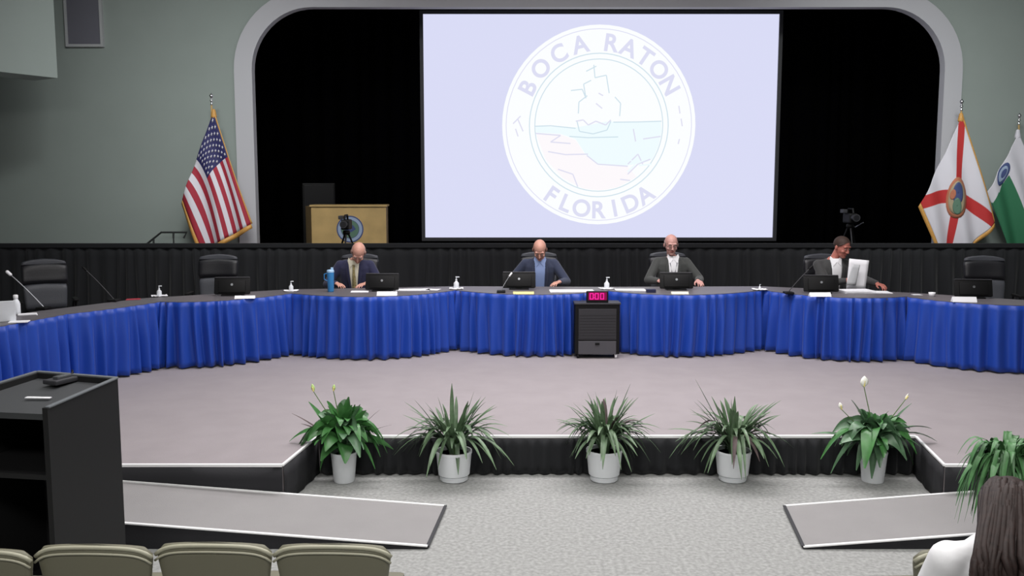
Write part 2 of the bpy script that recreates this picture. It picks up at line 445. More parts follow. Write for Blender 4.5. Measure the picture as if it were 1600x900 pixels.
m.use(M['scrt']); disc(m, 932, 194, 144.5, 2, 143.3); 
m.use(M['scrl']); disc(m, 932, 194, 108.5, 2, 107); disc(m, 932, 194, 100, 2, 98.6)
def zp(x, y): return 760+x/2.571, 20+y/2.571
R0 = 98
def clipc(pts):
    out = []
    for x, y in pts:
        x, y = zp(x, y); dx, dy = x-932, (y-194)/1.02; r = math.hypot(dx, dy)
        if r > R0: dx *= R0/r; dy *= R0/r
        out.append((932+dx, 194+dy*1.02))
    return out
m.use(M['scrc'])
sea = clipc([(188, 450), (350, 455), (470, 432), (690, 432), (696, 470), (690, 530), (670, 585), (640, 590), (560, 605), (440, 600), (390, 560), (350, 500), (290, 480), (190, 475)])
m.poly([sp(x, y, 3) for x, y in sea])
m.use(M['scrs'])
sand = clipc([(190, 480), (290, 482), (350, 505), (390, 565), (440, 605), (560, 610), (600, 655), (520, 695), (450, 705), (380, 700), (300, 655), (230, 580)])
m.poly([sp(x, y, 3) for x, y in sand])
m.use(M['scrl'])
for pts in ([(188, 450), (250, 448), (350, 458)], [(500, 434), (600, 433), (692, 430)], [(330, 310), (375, 305), (390, 340), (380, 285), (410, 270)], [(420, 210), (425, 260), (470, 250), (482, 320)], [(390, 235), (430, 215)], [(355, 430), (365, 470), (420, 480), (475, 465), (490, 430)], [(325, 490), (400, 495), (520, 492)], [(360, 400), (362, 355), (395, 330)], [(525, 410), (528, 360), (505, 335)]):
    stroke(m, [zp(*p) for p in pts], 1.6, 4)
m.use(M['scrm'])
for pts in ([(190, 478), (290, 486), (250, 512), (330, 518)], [(240, 550), (310, 562), (400, 560)], [(280, 620), (340, 640), (360, 690)], [(350, 430), (380, 425), (400, 445), (430, 430), (470, 445), (490, 425)], [(440, 600), (560, 608)], [(440, 320), (458, 330)], [(430, 360), (455, 380)], [(100, 440), (130, 410)], [(110, 460), (120, 490)], [(118, 420), (140, 470)], [(395, 565), (440, 600)], [(560, 600), (600, 560), (620, 600)], [(560, 640), (600, 600), (650, 580)], [(580, 460), (590, 510)], [(620, 500), (690, 490)], [(530, 660), (570, 665)], [(760, 370), (765, 400)], [(765, 500), (760, 520)], [(770, 420), (775, 450)]):
    stroke(m, [zp(*p) for p in pts], 1.9, 4)
m.use(M['scrc'])
for pts in ([(590, 600), (545, 560)], [(590, 600), (560, 630)], [(600, 600), (600, 545)], [(605, 600), (640, 560)], [(605, 605), (655, 600)]): stroke(m, [zp(*p) for p in pts], 2.4, 4)
m.build('projected_emblem', None, scr)
def glyph(ch, size=1, offset=0.0):
    cu = bpy.data.curves.new('t', 'FONT'); cu.body = ch; cu.size = size; cu.align_x = 'CENTER'; cu.offset = offset
    o = bpy.data.objects.new('t', cu); C.objects.link(o)
    dg = bpy.context.evaluated_depsgraph_get(); me = bpy.data.meshes.new_from_object(o.evaluated_get(dg))
    vs = [v.co.copy() for v in me.vertices]; fs = [tuple(p.vertices) for p in me.polygons]
    bpy.data.objects.remove(o); bpy.data.curves.remove(cu); bpy.data.meshes.remove(me)
    return vs, fs
def arctext(mm, txt, R, size, a0, a1, top=True):
    for i, ch in enumerate(txt):
        if ch == ' ': continue
        th = math.radians(a0+(a1-a0)*i/(len(txt)-1))
        vs, fs = glyph(ch, size, .95)
        mp = []
        for v in vs:
            if top: rad = R+v.y; x = 932+rad*math.sin(th)+v.x*math.cos(th); y = 194-rad*1.02*math.cos(th)+v.x*math.sin(th)
            else: rad = R-v.y; x = 932+rad*math.sin(th)+v.x*math.cos(th)*1; y = 194+rad*1.02*math.cos(th)-v.x*math.sin(th)
            mp.append(mm.bm.verts.new(sp(x, y, 4)))
        for f in fs: mm.face([mp[k] for k in f])
for wd_, R_, a0, a1, tp in (('BOCA', 112, -63, -14, True), ('RATON', 112, 8, 61, True), ('FLORIDA', 140, -35, 35, False)):
    m = MB(); m.use(M['scrt']); arctext(m, wd_, R_, 36, a0, a1, tp); m.build('projected_word', None, scr)

# ------------------------------------------------------------------ curved tables with blue skirts
CT = Vector((0.8, 6.5))
def arc3(a, b, c, n=26):
    out = []
    for i in range(n+1):
        t = i/n
        ctrl = 2*b-.5*(a+c)
        out.append((1-t)**2*a+2*t*(1-t)*ctrl+t*t*c)
    return out
TB = [((-150, 536), (-10, 511), (104, 490)), ((104, 490), (180, 481), (250, 471)), ((250, 471), (350, 469), (455, 458)), ((455, 458), (590, 463), (712, 453)),
      ((712, 453), (830, 460), (951, 454)), ((951, 454), (1070, 460.5), (1194, 453)), ((1194, 453), (1305, 464), (1417, 463)), ((1417, 463), (1510, 473), (1640, 478))]
TL = ['blue-skirted curved table nearest the camera at the left edge, holding the white laptop', 'blue-skirted curved table with a red card, second from the left end', 'blue-skirted curved table in front of the empty chair left of the blue tumbler', 'blue-skirted curved table in front of the man in navy with his head bowed',
      'blue-skirted curved table behind and left of the black rolling cabinet', 'blue-skirted curved table in front of the man in charcoal jacket and open white shirt', 'blue-skirted curved table in front of the man holding up white papers', 'blue-skirted curved table at the right edge in front of an empty chair']
tables = []
JN = []
_n = []
for (a, b, c) in TB:
    A, Cc = pz(a[0], a[1], TZ).xy, pz(c[0], c[1], TZ).xy
    ch = (Cc-A).normalized(); nb = Vector((-ch.y, ch.x))
    _n.append(-nb if nb.dot((A+Cc)/2-CT) < 0 else nb)
JN = [_n[0]]+[(_n[i]+_n[i+1]).normalized() for i in range(len(_n)-1)]+[_n[-1]]
for ti, (a, b, c) in enumerate(TB):
    A, B, Cc = [pz(p[0], p[1], TZ).xy for p in (a, b, c)]
    fr = arc3(A, B, Cc)
    ch = (Cc-A).normalized(); nb = Vector((-ch.y, ch.x))
    if (nb.dot((A+Cc)/2-CT)) < 0: nb = -nb
    dep = .42
    bk = [A+JN[ti]*dep+ch*.002, Cc+JN[ti+1]*dep-ch*.002]
    cen = (A+Cc)/2+nb*.1
    t = empty('conference_table', (cen.x, cen.y, DZ), 0, TL[ti], 'table', 'blue-skirted tables set in a curve')
    loc = lambda p: (p[0]-cen.x, p[1]-cen.y)
    poly = [loc(p) for p in fr]+[loc(p) for p in bk[::-1]]
    H = TZ-DZ
    m = MB(); m.prism(poly, H-.03, H); o = m.build('tabletop', M['tabletop'], t)
    fo = [Vector(loc(p))-nb*.012 for p in fr]
    fo = [fo[0]-ch*.012+nb*.02]+fo+[fo[-1]+ch*.012+nb*.02]
    m = MB(); m.grid(pleats([(p.x, p.y) for p in fo], .012, H-.006, (.078), .125, 20+ti, rows=12, flare=.01, step=.011, swing=.035, jag=.012))
    solid(m.build('blue_skirt', M['blue'], t, smooth=True), .003)
    for q in (A.lerp(Cc, .08)+nb*.1, A.lerp(Cc, .92)+nb*.1, A.lerp(Cc, .08)+nb*.36, A.lerp(Cc, .92)+nb*.36):
        x, y = loc(q); m = MB(); m.tube([(x, y, 0.002), (x, y, H-.03)], .018, 10); m.build('leg', M['blackmetal'], t, smooth=False)
    tables.append((t, A, Cc, nb))

# ------------------------------------------------------------------ office chairs
def make_chair():
    t = empty('office_chair', (0, 0, DZ), 0, 'x', 'chair', 'high-backed office chairs behind the tables')
    m = MB(); m.box((0, -.02, .43), (.5, .5, .10), bev=.035); shade_auto(m.build('seat', M['leather'], t))
    def cushion(z0, z1, w0, w1, y0, y1, th, name, mt):
        m = MB(); rows = []
        for i in range(9):
            f = i/8; z = z0+(z1-z0)*f; wd = w0+(w1-w0)*f; y = y0+(y1-y0)*f
            e = math.sqrt(max(.04, 1-abs(2*f-1)**6)); ring = []
            for k in range(24):
                q = 2*PI*k/24; cx = math.copysign(abs(math.cos(q))**.45, math.cos(q)); sy = math.copysign(abs(math.sin(q))**.7, math.sin(q))
                ring.append(V(cx*wd/2*(.93+.07*e), y+sy*th/2*e - .03*(1-cx*cx)*0 + .035*(-(cx*cx))*1.0, z+(.03*(1-cx*cx) if f > .5 else 0)))
            rows.append(ring)
        g = m.grid(rows, closed_u=True); m.face(g[0][::-1]); m.face(g[-1]); m.build(name, mt, t, smooth=True)
    cushion(.50, .80, .44, .48, .24, .28, .09, 'lower_backrest', M['leather2'])
    cushion(.80, 1.04, .50, .50, .28, .33, .12, 'upper_backrest', M['leather'])
    cushion(1.035, 1.075, .49, .46, .33, .335, .10, 'headrest_roll', M['leather2'])
    m = MB(); m.box((0, .335, .62), (.09, .02, .5), Matrix.Rotation(-.12, 3, 'X')); m.box((0, .2, .40), (.09, .32, .02)); m.build('back_bracket', M['blackplastic'], t)
    for sx in (-1, 1):
        m = MB(); m.tube([(sx*.26, -.1, .42), (sx*.29, -.1, .55), (sx*.29, -.12, .62)], .014); m.box((sx*.29, -.03, .635), (.055, .27, .03), bev=.01); m.tube([(sx*.29, .09, .62), (sx*.27, .16, .42)], .014); m.build('armrest', M['blackplastic'], t)
    m = MB(); m.tube([(0, 0, .1), (0, 0, .38)], .028, 12); m.build('gas_column', M['greymetal'], t)
    for k in range(5):
        a = 2*PI*k/5+.3; m = MB(); x, y = math.cos(a), math.sin(a)
        m.tube([(0.02*x, .02*y, .12), (.3*x, .3*y, .075)], [.025, .014]); lg = m.build('base_leg', M['blackplastic'], t)
        m = MB(); m.tube([(.3*x-.02*y, .3*y+.02*x, .03), (.3*x+.02*y, .3*y-.02*x, .03)], .027, 12); m.build('caster', M['blackplastic'], lg)
    return t
ch0 = make_chair()
def chair_at(px, pyt, y, rz, label, first=False):
    p = py_(px, pyt, y); l = (p.x, y, DZ)
    if first: ch0.location = l; ch0.rotation_euler = (0, 0, rz); ch0['label'] = label; return ch0
    return dup(ch0, l, rz, label)
chair_at(332, 402, 11.25, .08, 'empty black high-backed office chair left of the blue tumbler', True)
chair_at(72, 424, 10.5, .55, 'empty black office chair behind the table at far left near the white bottle')
chair_at(1552, 410, 11.0, -.15, 'empty black high-backed office chair at the right end of the tables')
PP = [(556, 11.42), (843, 11.72), (1049, 11.72), (1298, 11.36)]
PL = ['office chair behind the man in the navy suit', 'office chair behind the man in the light blue shirt', 'office chair behind the man with the open white shirt and charcoal jacket', 'office chair behind the man holding white papers']
for (px, y), l in zip(PP, PL): chair_at(px, 400, y+.02, 0, 'black high-backed '+l)

# ------------------------------------------------------------------ people
def person(name_label, loc, rz, lean=10, pitch=10, yaw=0, roll=0, wr=((-.2, -.38, .76), (.2, -.38, .76)), hd=((.3, -1, 0), (-.3, -1, 0)), skin='skin', coat='navy', shirt='shirtw', tie=None, hair=None, glasses=False, hipz=.55, curl=.5, neck_shift=0, female=False, hdrop=0, vshape=(.012, .058), lany=False, elbow_out=1.0, handn=((0, 0, 1), (0, 0, 1)), fsz=1.0):
    root = empty('person', loc, rz, name_label, 'person')
    a = math.radians(lean); Hh = V(0, 0, hipz)
    Rt = Matrix(((1, 0, 0), (0, math.cos(a), -math.sin(a)), (0, math.sin(a), math.cos(a))))
    def T(x, y, z): return Hh+Rt@V(x, y, z)
    sx = .9 if female else 1
    secs = [(-.12, .17, .12), (-.04, .18, .13), (.10, .165, .12), (.24, .18, .12), (.36, .195, .118), (.43, .185, .105), (.48, .13, .085), (.515, .08, .065), (.54, .058, .056)]
    def loft(mm, add, z_from=-.2, z_to=.9, addz=0):
        rows = []
        for z, rx, ry in secs:
            if z < z_from or z > z_to: continue
            rows.append([T((rx*sx+add)*math.cos(2*PI*k/28), (ry+add)*math.sin(2*PI*k/28), z+addz) for k in range(28)])
        g = mm.grid(rows, closed_u=True); mm.face(g[0][::-1]); mm.face(g[-1])
    sh = [T(-.185*sx, .01, .442), T(.185*sx, .01, .442)]
    wrist = [Vector(wr[0]), Vector(wr[1])]; elb = []
    for i in (0, 1):
        s = sh[i]; e = wrist[i]; d = e-s; L = d.length; up, fo = .29, .255
        if L > .535: e = s+d*(.535/L); wrist[i] = e; d = e-s; L = d.length
        c = (up*up-fo*fo+L*L)/(2*L); h = math.sqrt(max(0, up*up-c*c)); dn = d/L
        pole = V((-1 if i == 0 else 1)*.75*elbow_out, .35, -.7); pole = (pole-dn*pole.dot(dn)).normalized()
        elb.append(s+dn*c+pole*h)
    mb = MB()
    loft(mb, -.004)
    # head
    nb = T(0, .0, .53); Rh = Matrix.Rotation(math.radians(yaw), 3, 'Z')@Matrix.Rotation(math.radians(roll), 3, 'Y')@Matrix.Rotation(math.radians(pitch), 3, 'X')
    hc = nb+V(0, -.012, .03)+Rh@V(0, -.025, .125-hdrop)+V(neck_shift, 0, 0)
    k = 1.12*fsz
    def Hp(x, y, z): return hc+Rh@V(x*k, y*k, z*k)
    mb.capsule(T(0, .01, .46), hc+Rh@V(0, .03, -.05), .058, .052)
    mb.ell(Hp(0, .012, .035), (.074*k, .093*k, .085*k), Rh); mb.ell(Hp(0, -.012, -.01), (.066*k, .075*k, .085*k), Rh)
    mb.ell(Hp(0, -.03, -.06), (.050*k, .052*k, .052*k), Rh); mb.ell(Hp(0, -.062, -.09), (.026*k, .022*k, .02*k), Rh)
    mb.capsule(Hp(0, -.084, .012), Hp(0, -.104, -.026), .009, .013); mb.ell(Hp(-.012, -.093, -.03), (.008, .01, .008), Rh); mb.ell(Hp(.012, -.093, -.03), (.008, .01, .008), Rh)
    mb.capsule(Hp(-.04, -.075, .03), Hp(.04, -.075, .03), .013, .013)
    for s in (-1, 1):
        mb.ell(Hp(s*.04, -.062, -.025), (.022, .022, .02), Rh)
        mb.ell(Hp(s*.077, .012, -.005), (.010, .020, .032), Rh)
    # arms + hands
    for i in (0, 1):
        s = -1 if i == 0 else 1
        mb.capsule(sh[i], elb[i], .05, .04); mb.capsule(elb[i], wrist[i], .041, .027)
        f = Vector(hd[i]).normalized(); nn = Vector(handn[i]); nn = (nn-f*nn.dot(f)).normalized(); sd = f.cross(nn)*(1)
        # thumb side = towards body midline
        if sd.x*s > 0: sd = -sd
        w0 = wrist[i]
        tip0 = []
        for q in range(4):
            off = sd*(.030-.020*q); kn = w0+f*(.085-.004*abs(q-1))+off
            mb.capsule(w0+off*.6+f*.005, kn, .017, .013, 10)
            L = (.040, .044, .041, .032)[q]; p = kn; c = 0; r = .0095
            for j in range(3):
                c += curl*(.5 if j == 0 else .8); dd = (f*math.cos(c)-nn*math.sin(c)+sd*(.10-.07*q)).normalized(); p2 = p+dd*L*(1, .65, .5)[j]
                mb.capsule(p, p2, r, r*.9, 8); p = p2; r *= .92
        p = w0+f*.025+sd*.026
        for j, (L, r) in enumerate(((.035, .014), (.032, .0115), (.026, .010))):
            dd = (f*(.7+.25*j)+sd*(.75-.35*j)-nn*(.25+.15*j)).normalized(); p2 = p+dd*L; mb.capsule(p, p2, r, r*.92, 8); p = p2
    # legs
    kneeL = [V(-.12, -.42, hipz-.02), V(.12, -.42, hipz-.02)]
    for i in (0, 1):
        s = -1 if i == 0 else 1; hp = V(s*.09, -.02, hipz-.03)
        mb.capsule(hp, kneeL[i], .075, .05); mb.capsule(kneeL[i], V(s*.12, -.38, .09), .05, .035); mb.capsule(V(s*.12, -.38, .05), V(s*.13, -.52, .035), .035, .025)
    body = remesh(mb.build('body', M[skin], root, smooth=True), .0058, 2)
    # clothes
    mc = MB(); loft(mc, .018, z_to=.52)
    for i in (0, 1):
        cf = elb[i].lerp(wrist[i], .9)
        mc.capsule(sh[i]+V(0, 0, .0), elb[i], .066, .056, 16); mc.capsule(elb[i], cf, .055, .04, 16)
        mc.capsule(T((-.08 if i == 0 else .08)*sx, .01, .468), sh[i], .05, .06)
    remesh(mc.build('jacket' if not female else 'blouse', M[coat], root, smooth=True), .009, 3)
    mt = MB()
    for i in (0, 1):
        s = -1 if i == 0 else 1; hp = V(s*.09, .0, hipz-.04)
        mt.capsule(hp, kneeL[i], .098, .070, 16); mt.capsule(kneeL[i], V(s*.12, -.38, .10), .07, .055, 16)
    mt.ell(V(0, .0, hipz-.03), (.185, .14, .11))
    remesh(mt.build('trousers', M['trouser'], root, smooth=True), .011, 3)
    for s in (-1, 1):
        m2 = MB(); m2.capsule(V(s*.12, -.36, .045), V(s*.13, -.55, .035), .043, .034); m2.box((s*.125, -.455, .01), (.075, .27, .02), bev=.005); remesh(m2.build('shoe', M['shoe'], root, smooth=True), .007, 1)
    def ryat(z, add):
        for i in range(len(secs)-1):
            if secs[i][0] <= z <= secs[i+1][0]:
                t = (z-secs[i][0])/(secs[i+1][0]-secs[i][0]); return (secs[i][1]+(secs[i+1][1]-secs[i][1])*t)*sx+add, secs[i][2]+(secs[i+1][2]-secs[i][2])*t+add
        return secs[-1][1], secs[-1][2]
    def front(x, z, add):
        rx, ry = ryat(min(z, .535), add); q = max(0, 1-(x/rx)**2); return T(x, -ry*math.sqrt(q), z)
    if not female:
        m2 = MB(); rows = []
        for j in range(14):
            z = .10+.44*j/13; f = j/13; wd = vshape[0]+(vshape[1]-vshape[0])*f
            rows.append([front(wd*(q/4-1), z, .027+.006*f) for q in range(9)])
        m2.grid(rows); solid(m2.build('shirt_front', M[shirt], root, smooth=True), .006)
        for s in (-1, 1):
            m2 = MB(); rows = []
            for j in range(14):
                f = j/13; z = .10+.41*f; wd = vshape[0]+(vshape[1]-vshape[0])*f; lw = .01+.045*math.sin(PI*min(1, f*1.02))**.8*(.4+.6*f)
                rows.append([front(s*(wd+lw*q/3-.003), z, .032) for q in range(4)])
            m2.grid(rows); solid(m2.build('lapel', M[coat], root, smooth=True), .006)
            m2 = MB(); c0 = T(0, -.085, .50)
            m2.poly([T(s*.006, -.118, .50), T(s*.050, -.132, .455), T(s*.080, -.075, .53), T(s*.066, -.055, .565)]); solid(m2.build('collar', M[shirt], root), .005)
        if tie:
            m2 = MB(); rows = []
            for j in range(12):
                z = .49-.36*j/11; wd = .012+.02*(j/11) if j > 1 else .016
                rows.append([front(-wd, z, .038), front(0, z, .043), front(wd, z, .038)])
            m2.grid(rows); solid(m2.build('tie', M[tie], root, smooth=True), .004)
        if lany:
            m2 = MB()
            for s in (-1, 1): m2.tube([T(s*.06, -.06, .54), front(s*.045, .46, .036), front(s*.012, .30, .036)], .0045, 6)
            m2.build('lanyard', M['lanyard'], root); m2 = MB(); m2.box(front(0, .26, .04), (.03, .008, .05), Rt); m2.build('badge', M['white'], root)
    else:
        for s in (-1, 1):
            m2 = MB(); m2.tube([T(s*.07*math.cos(q), -.07*math.sin(q)+.01, .505) for q in [j*PI/10-PI/2 for j in range(11)]], .008, 8); m2.build('collar', M[coat], root, smooth=True)
    # face details
    for s in (-1, 1):
        m2 = MB(); m2.ell(Hp(s*.030, -.081, .006), (.0115*k, .008*k, .0052*k), Rh, 12, 8); e = m2.build('eye', M['eyewhite'], root, smooth=True)
        m2 = MB(); m2.ell(Hp(s*.030, -.0885, .005), (.0055, .003, .0050), Rh, 10, 6); m2.build('iris', M['iris'], e)
        m2 = MB(); m2.tube([Hp(s*.014, -.09, .028), Hp(s*.032, -.089, .034), Hp(s*.050, -.075, .028)], [.003, .0045, .002], 6); m2.build('eyebrow', M[hair[1] if hair else 'hairgr'], root)
    m2 = MB(); m2.capsule(Hp(-.018, -.081, -.058), Hp(.018, -.081, -.058), .0055, .0055, 8); m2.ell(Hp(0, -.085, -.058), (.014, .006, .007), Rh); m2.build('mouth', M['lips'], root, smooth=True)
    if glasses:
        m2 = MB()
        for s in (-1, 1):
            m2.tube([Hp(s*.032+.022*math.cos(2*PI*j/14), -.098, .006+.016*math.sin(2*PI*j/14)) for j in range(15)], .0022, 6)
            m2.tube([Hp(s*.054, -.097, .01), Hp(s*.076, .01, .01)], .002, 6)
        m2.tube([Hp(-.01, -.1, .01), Hp(.01, -.1, .01)], .002, 6); m2.build('glasses', M['blackmetal'], root)
    if hair:
        kind, hm = hair; m2 = MB()
        def cap(z_min_f, front_line):
            rows = []
            for i in range(13):
                q = PI/2*(1-i/12*1.25)
                ring = []
                for j in range(28):
                    az = 2*PI*j/28; fr = max(0, -math.sin(az))   # front
                    qq = max(q, PI/2*(1-(1-front_line*fr)*1.2)) if kind != 'bald' else q
                    ring.append(Hp(.081*math.cos(qq)*math.cos(az), .012+.102*math.cos(qq)*math.sin(az), .03+.094*math.sin(qq)))
                rows.append(ring)
            m2.grid(rows, closed_u=True)
        if kind in ('short', 'long'):
            cap(0, .56); o = m2.build('hair', M[hm], root, smooth=True); solid(o, .012)
        else:   # bald crown with a fringe round the back and sides
            rows = []
            for i in range(8):
                z = -.045+.085*i/7; ring = []
                for j in range(23):
                    az = math.radians(-22+224*j/22); e = .007*(1-i/7*.8)
                    zz = z+.0
                    r = math.sqrt(max(.05, 1-((zz-.03)/.094)**2))
                    ring.append(Hp((.076*r+e)*math.cos(az), .012+(.095*r+e)*math.sin(az), zz))
                rows.append(ring)
            m2.grid(rows); solid(m2.build('hair', M[hm], root, smooth=True), .006)
        if kind == 'long':
            rnd = random.Random(4)
            m3 = MB()
            for j in range(170):
                az = math.radians(rnd.uniform(-30, 185)); q = rnd.uniform(.1, .9); Ls = rnd.uniform(.30, .50)
                p = Hp(.083*math.cos(q)*math.cos(az), .012+.104*math.cos(q)*math.sin(az), .03+.096*math.sin(q))
                out = Rh@V(math.cos(az), math.sin(az), 0); pts = [p]; ph = rnd.uniform(0, 6)
                bx = out*.02
                for s_ in range(1, 12):
                    f = s_/11
                    base = Hp(.086*math.cos(az), .012+.104*math.sin(az), .02)
                    tgt = V(base.x, base.y+(.02 if True else 0), p.z-Ls*f)
                    # lie on back of torso
                    wq = max(0, min(1, (T(0, 0, .66).z-tgt.z)/.14)); side_ = az < math.radians(12)
                    if side_: tgt.y -= .01*wq; tgt.x -= .045*wq
                    else: tgt.y = tgt.y+(max(tgt.y, T(0, .172+.008*math.sin(ph), .36).y)-tgt.y)*wq; tgt.x = hc.x+(tgt.x-hc.x)*(1+.45*wq)+.035*wq
                    tgt += V(.02*math.sin(ph+f*13)*f+.012*math.sin(ph)+out.x*.03*f, .008*math.cos(ph+f*8), 0)
                    pts.append(p.lerp(tgt, min(1, f*2.4)) if f < .42 else tgt)
                m3.tube(pts, [.006]+[.011]*8+[.008, .005, .002], 6)
            m3.build('long_locks', M[hm], root, smooth=True)
    return root
def ppos(i): px, y = PP[i]; p = py_(px, 400, y); return (p.x, y, DZ)
TH_ = TZ-DZ
person('man in a navy suit with bald bowed head and yellow patterned tie', ppos(0), 0.05, lean=14, pitch=52, yaw=6, roll=6, neck_shift=.045, skin='skin', coat='navy', shirt='shirtc', tie='tiey', hair=('bald', 'hairgr'),
       wr=((-.20, -.33, TH_+.04), (.16, -.34, TH_+.04)), hd=((.5, -.8, -.05), (-.5, -.8, -.05)), vshape=(.03, .07), curl=.35)
person('bald man with dark side hair in a blue-grey suit and light blue shirt looking down', ppos(1), 0.0, lean=16, pitch=42, yaw=-3, skin='skin', coat='slate', shirt='shirtb', hair=('bald', 'hairdk'),
       wr=((-.24, -.30, TH_+.05), (.24, -.44, TH_+.04)), hd=((.4, -.9, -.1), (-.6, -.8, -.05)), vshape=(.06, .07), curl=.45)
person('bald man wearing glasses, charcoal jacket and open white shirt with lanyard', ppos(2), 0.0, lean=6, pitch=14, yaw=2, neck_shift=-.03, skin='skinpale', coat='charcoal', shirt='shirtw', hair=('bald', 'hairgr'), glasses=True, lany=True,
       wr=((-.22, -.40, TH_+.05), (.27, -.40, TH_+.05)), hd=((.3, -.9, -.1), (.1, -.9, -.1)), vshape=(.04, .07), curl=.5)
pr4 = person('brown-haired man in dark grey jacket and white shirt holding up white papers', ppos(3), 0.12, lean=7, pitch=20, yaw=22, neck_shift=.05, skin='skinrosy', coat='darkgrey', shirt='shirtw', hair=('short', 'hairbr'),
       wr=((.02, -.40, TH_+.09), (.42, -.40, TH_+.045)), hd=((1, -.35, .15), (.2, -.9, -.1)), handn=((0, -.9, .3), (0, 0, 1)), vshape=(.05, .075), curl=.6)

# ------------------------------------------------------------------ audience woman and seats
def make_seat():
    t = empty('auditorium_chair', (0, 0, 0), 0, 'x', 'chair', 'olive vinyl audience chairs in the front row')
    def outline(f):  # f 0 bottom..1 top half width
        return .185+.058*f
    rows = []
    m = MB()
    z0, z1 = .40, .78
    N = 14; rows = []
    # backrest solid: ring sections stacked in x direction of a rounded plate
    def plate(zs, ze, ybase, th, name, mt, wadd=0, crown=.018, par=t):
        m = MB(); rows = []
        for i in range(N+1):
            f = i/N; z = zs+(ze-zs)*f
            gf = (z-z0)/(z1-z0); hw = outline(gf)+wadd
            cut = 0
            if z > z1-.05: cut = .035*(1-math.sqrt(max(0, 1-((z-(z1-.05))/.05)**2)))
            hw -= cut; ring = []
            e = 1 if z < z1-.02 else math.sqrt(max(.1, 1-((z-(z1-.02))/.024)**2))
            for k in range(28):
                q = 2*PI*k/28; c = math.copysign(abs(math.cos(q))**.4, math.cos(q)); s = math.copysign(abs(math.sin(q))**.6, math.sin(q))
                x = hw*c; ring.append(V(x, ybase+s*th/2*e+.25*x*x-.10*(z-z0)*1.0, z+crown*(1-(x/.25)**2)*f))
            rows.append(ring)
        g = m.grid(rows, closed_u=True); m.face(g[0][::-1]); m.face(g[-1]); return m.build(name, mt, par, smooth=True)
    bk = plate(z0, z1, .0, .05, 'backrest', M['vinyl'])
    # piping along the top edge and second seam
    for dz, r, nm in ((.0, .009, 'top_piping'), (-.022, .005, 'seam_piping')):
        pts = []
        for j in range(23):
            u = -1+2*j/22; x = .243*u*.985; z = z1+dz-.006-(.03*abs(u)**7)+.018*(1-(x/.25)**2)
            pts.append(V(x, -.026+.25*x*x-.10*(z-z0)+(.012 if dz == 0 else 0), z))
        m = MB(); m.tube(pts, r, 8); m.build(nm, M['vinyl2'], bk, smooth=True)
    m = MB(); m.box((0, .26, .43), (.44, .44, .07), bev=.03); shade_auto(m.build('seat', M['vinyl'], t))
    for s in (-1, 1):
        m = MB(); m.tube([(s*.19, .44, .0), (s*.19, .42, .39), (s*.19, .05, .39), (s*.19, -.03, .5), (s*.19, -.045, .6)], .011, 8); m.build('front_frame', M['blackmetal'], t)
        m = MB(); m.tube([(s*.19, -.02, .0), (s*.19, .12, .39)], .011, 8); m.build('leg', M['blackmetal'], t)
    return t
st0 = make_seat()
seats = [(-36, 851, 'olive vinyl chair back cut off by the left edge of the photo, below the lectern'), (152, 845, 'olive vinyl chair back directly below the black lectern'), (338, 842, 'olive vinyl chair back in the row between its two full neighbours'), (522, 844, 'olive vinyl chair back at the aisle end of the left row, before the ramp')]
for i, (px, pyy, l) in enumerate(seats):
    p = pz(px, pyy, .80); rz = -.03
    if i == 0: st0.location = (p.x, p.y, 0); st0.rotation_euler = (0, 0, rz); st0['label'] = l
    else: dup(st0, (p.x, p.y, 0), rz, l)
p = pz(1513, 850, .80); dup(st0, (p.x, p.y, 0), .05, 'olive vinyl chair back partly hidden behind the woman in white', 'olive vinyl audience chairs on the right')
wl = V(1.545, 2.72, 0)
dup(st0, (wl.x, wl.y-.20, 0), .03, 'olive vinyl chair the woman in white sits on', 'olive vinyl audience chairs on the right')
person('woman with long dark brown hair and white top seen from behind', (wl.x+.02, wl.y, 0), PI-.1, lean=4, pitch=26, yaw=-42, skin='skin', coat='shirtw', hair=('long', 'hairdk'), hipz=.60, hdrop=.085, female=True,
       wr=((-.14, -.30, .62), (.14, -.30, .62)), hd=((.5, -1, -.1), (-.5, -1, -.1)), fsz=.86)

# ------------------------------------------------------------------ things on the tables
def on(px, py): p = pz(px, py, TZ); return p
# monitors (backs to the camera)
def make_monitor():
    t = empty('desk_monitor', (0, 0, 0), 0, 'x', 'monitor', 'black monitors on the curved tables')
    R = Matrix.Rotation(math.radians(-16), 3, 'X')
    m = MB(); m.box((0, .03, .112), (.40, .022, .185), R, bev=.006); sh_ = shade_auto(m.build('screen_housing', M['blackplastic'], t))
    m = MB(); m.box(V(0, .03, .112)+R@V(0, -.018, -.01), (.3, .02, .14), R, bev=.008); shade_auto(m.build('rear_cover', M['blackplastic'], sh_))
    m = MB(); m.box(V(0, .03, .112)+R@V(0, .0, .096), (.39, .034, .012), R, bev=.003); m.build('top_edge', M['dkplastic'], sh_)
    m = MB(); R2 = R@Matrix.Rotation(PI/2, 3, 'X'); c = V(0, .03, .112)+R@V(0, -.029, .01)
    m.tube([c, c+R@V(0, -.003, 0)], .014, 16); m.build('round_badge', M['greymetal'], sh_)
    m = MB(); m.box(V(0, .03, .112)+R@V(0, .0125, 0), (.38, .002, .19), R); m.build('display', M['blackplastic'], sh_)
    m = MB(); m.box((0, .055, .05), (.07, .03, .09), bev=.005); m.build('stand', M['blackplastic'], t)
    m = MB(); m.box((0, .045, .008), (.24, .15, .014), bev=.005); m.build('base', M['blackplastic'], t)
    return t
mn = make_monitor()
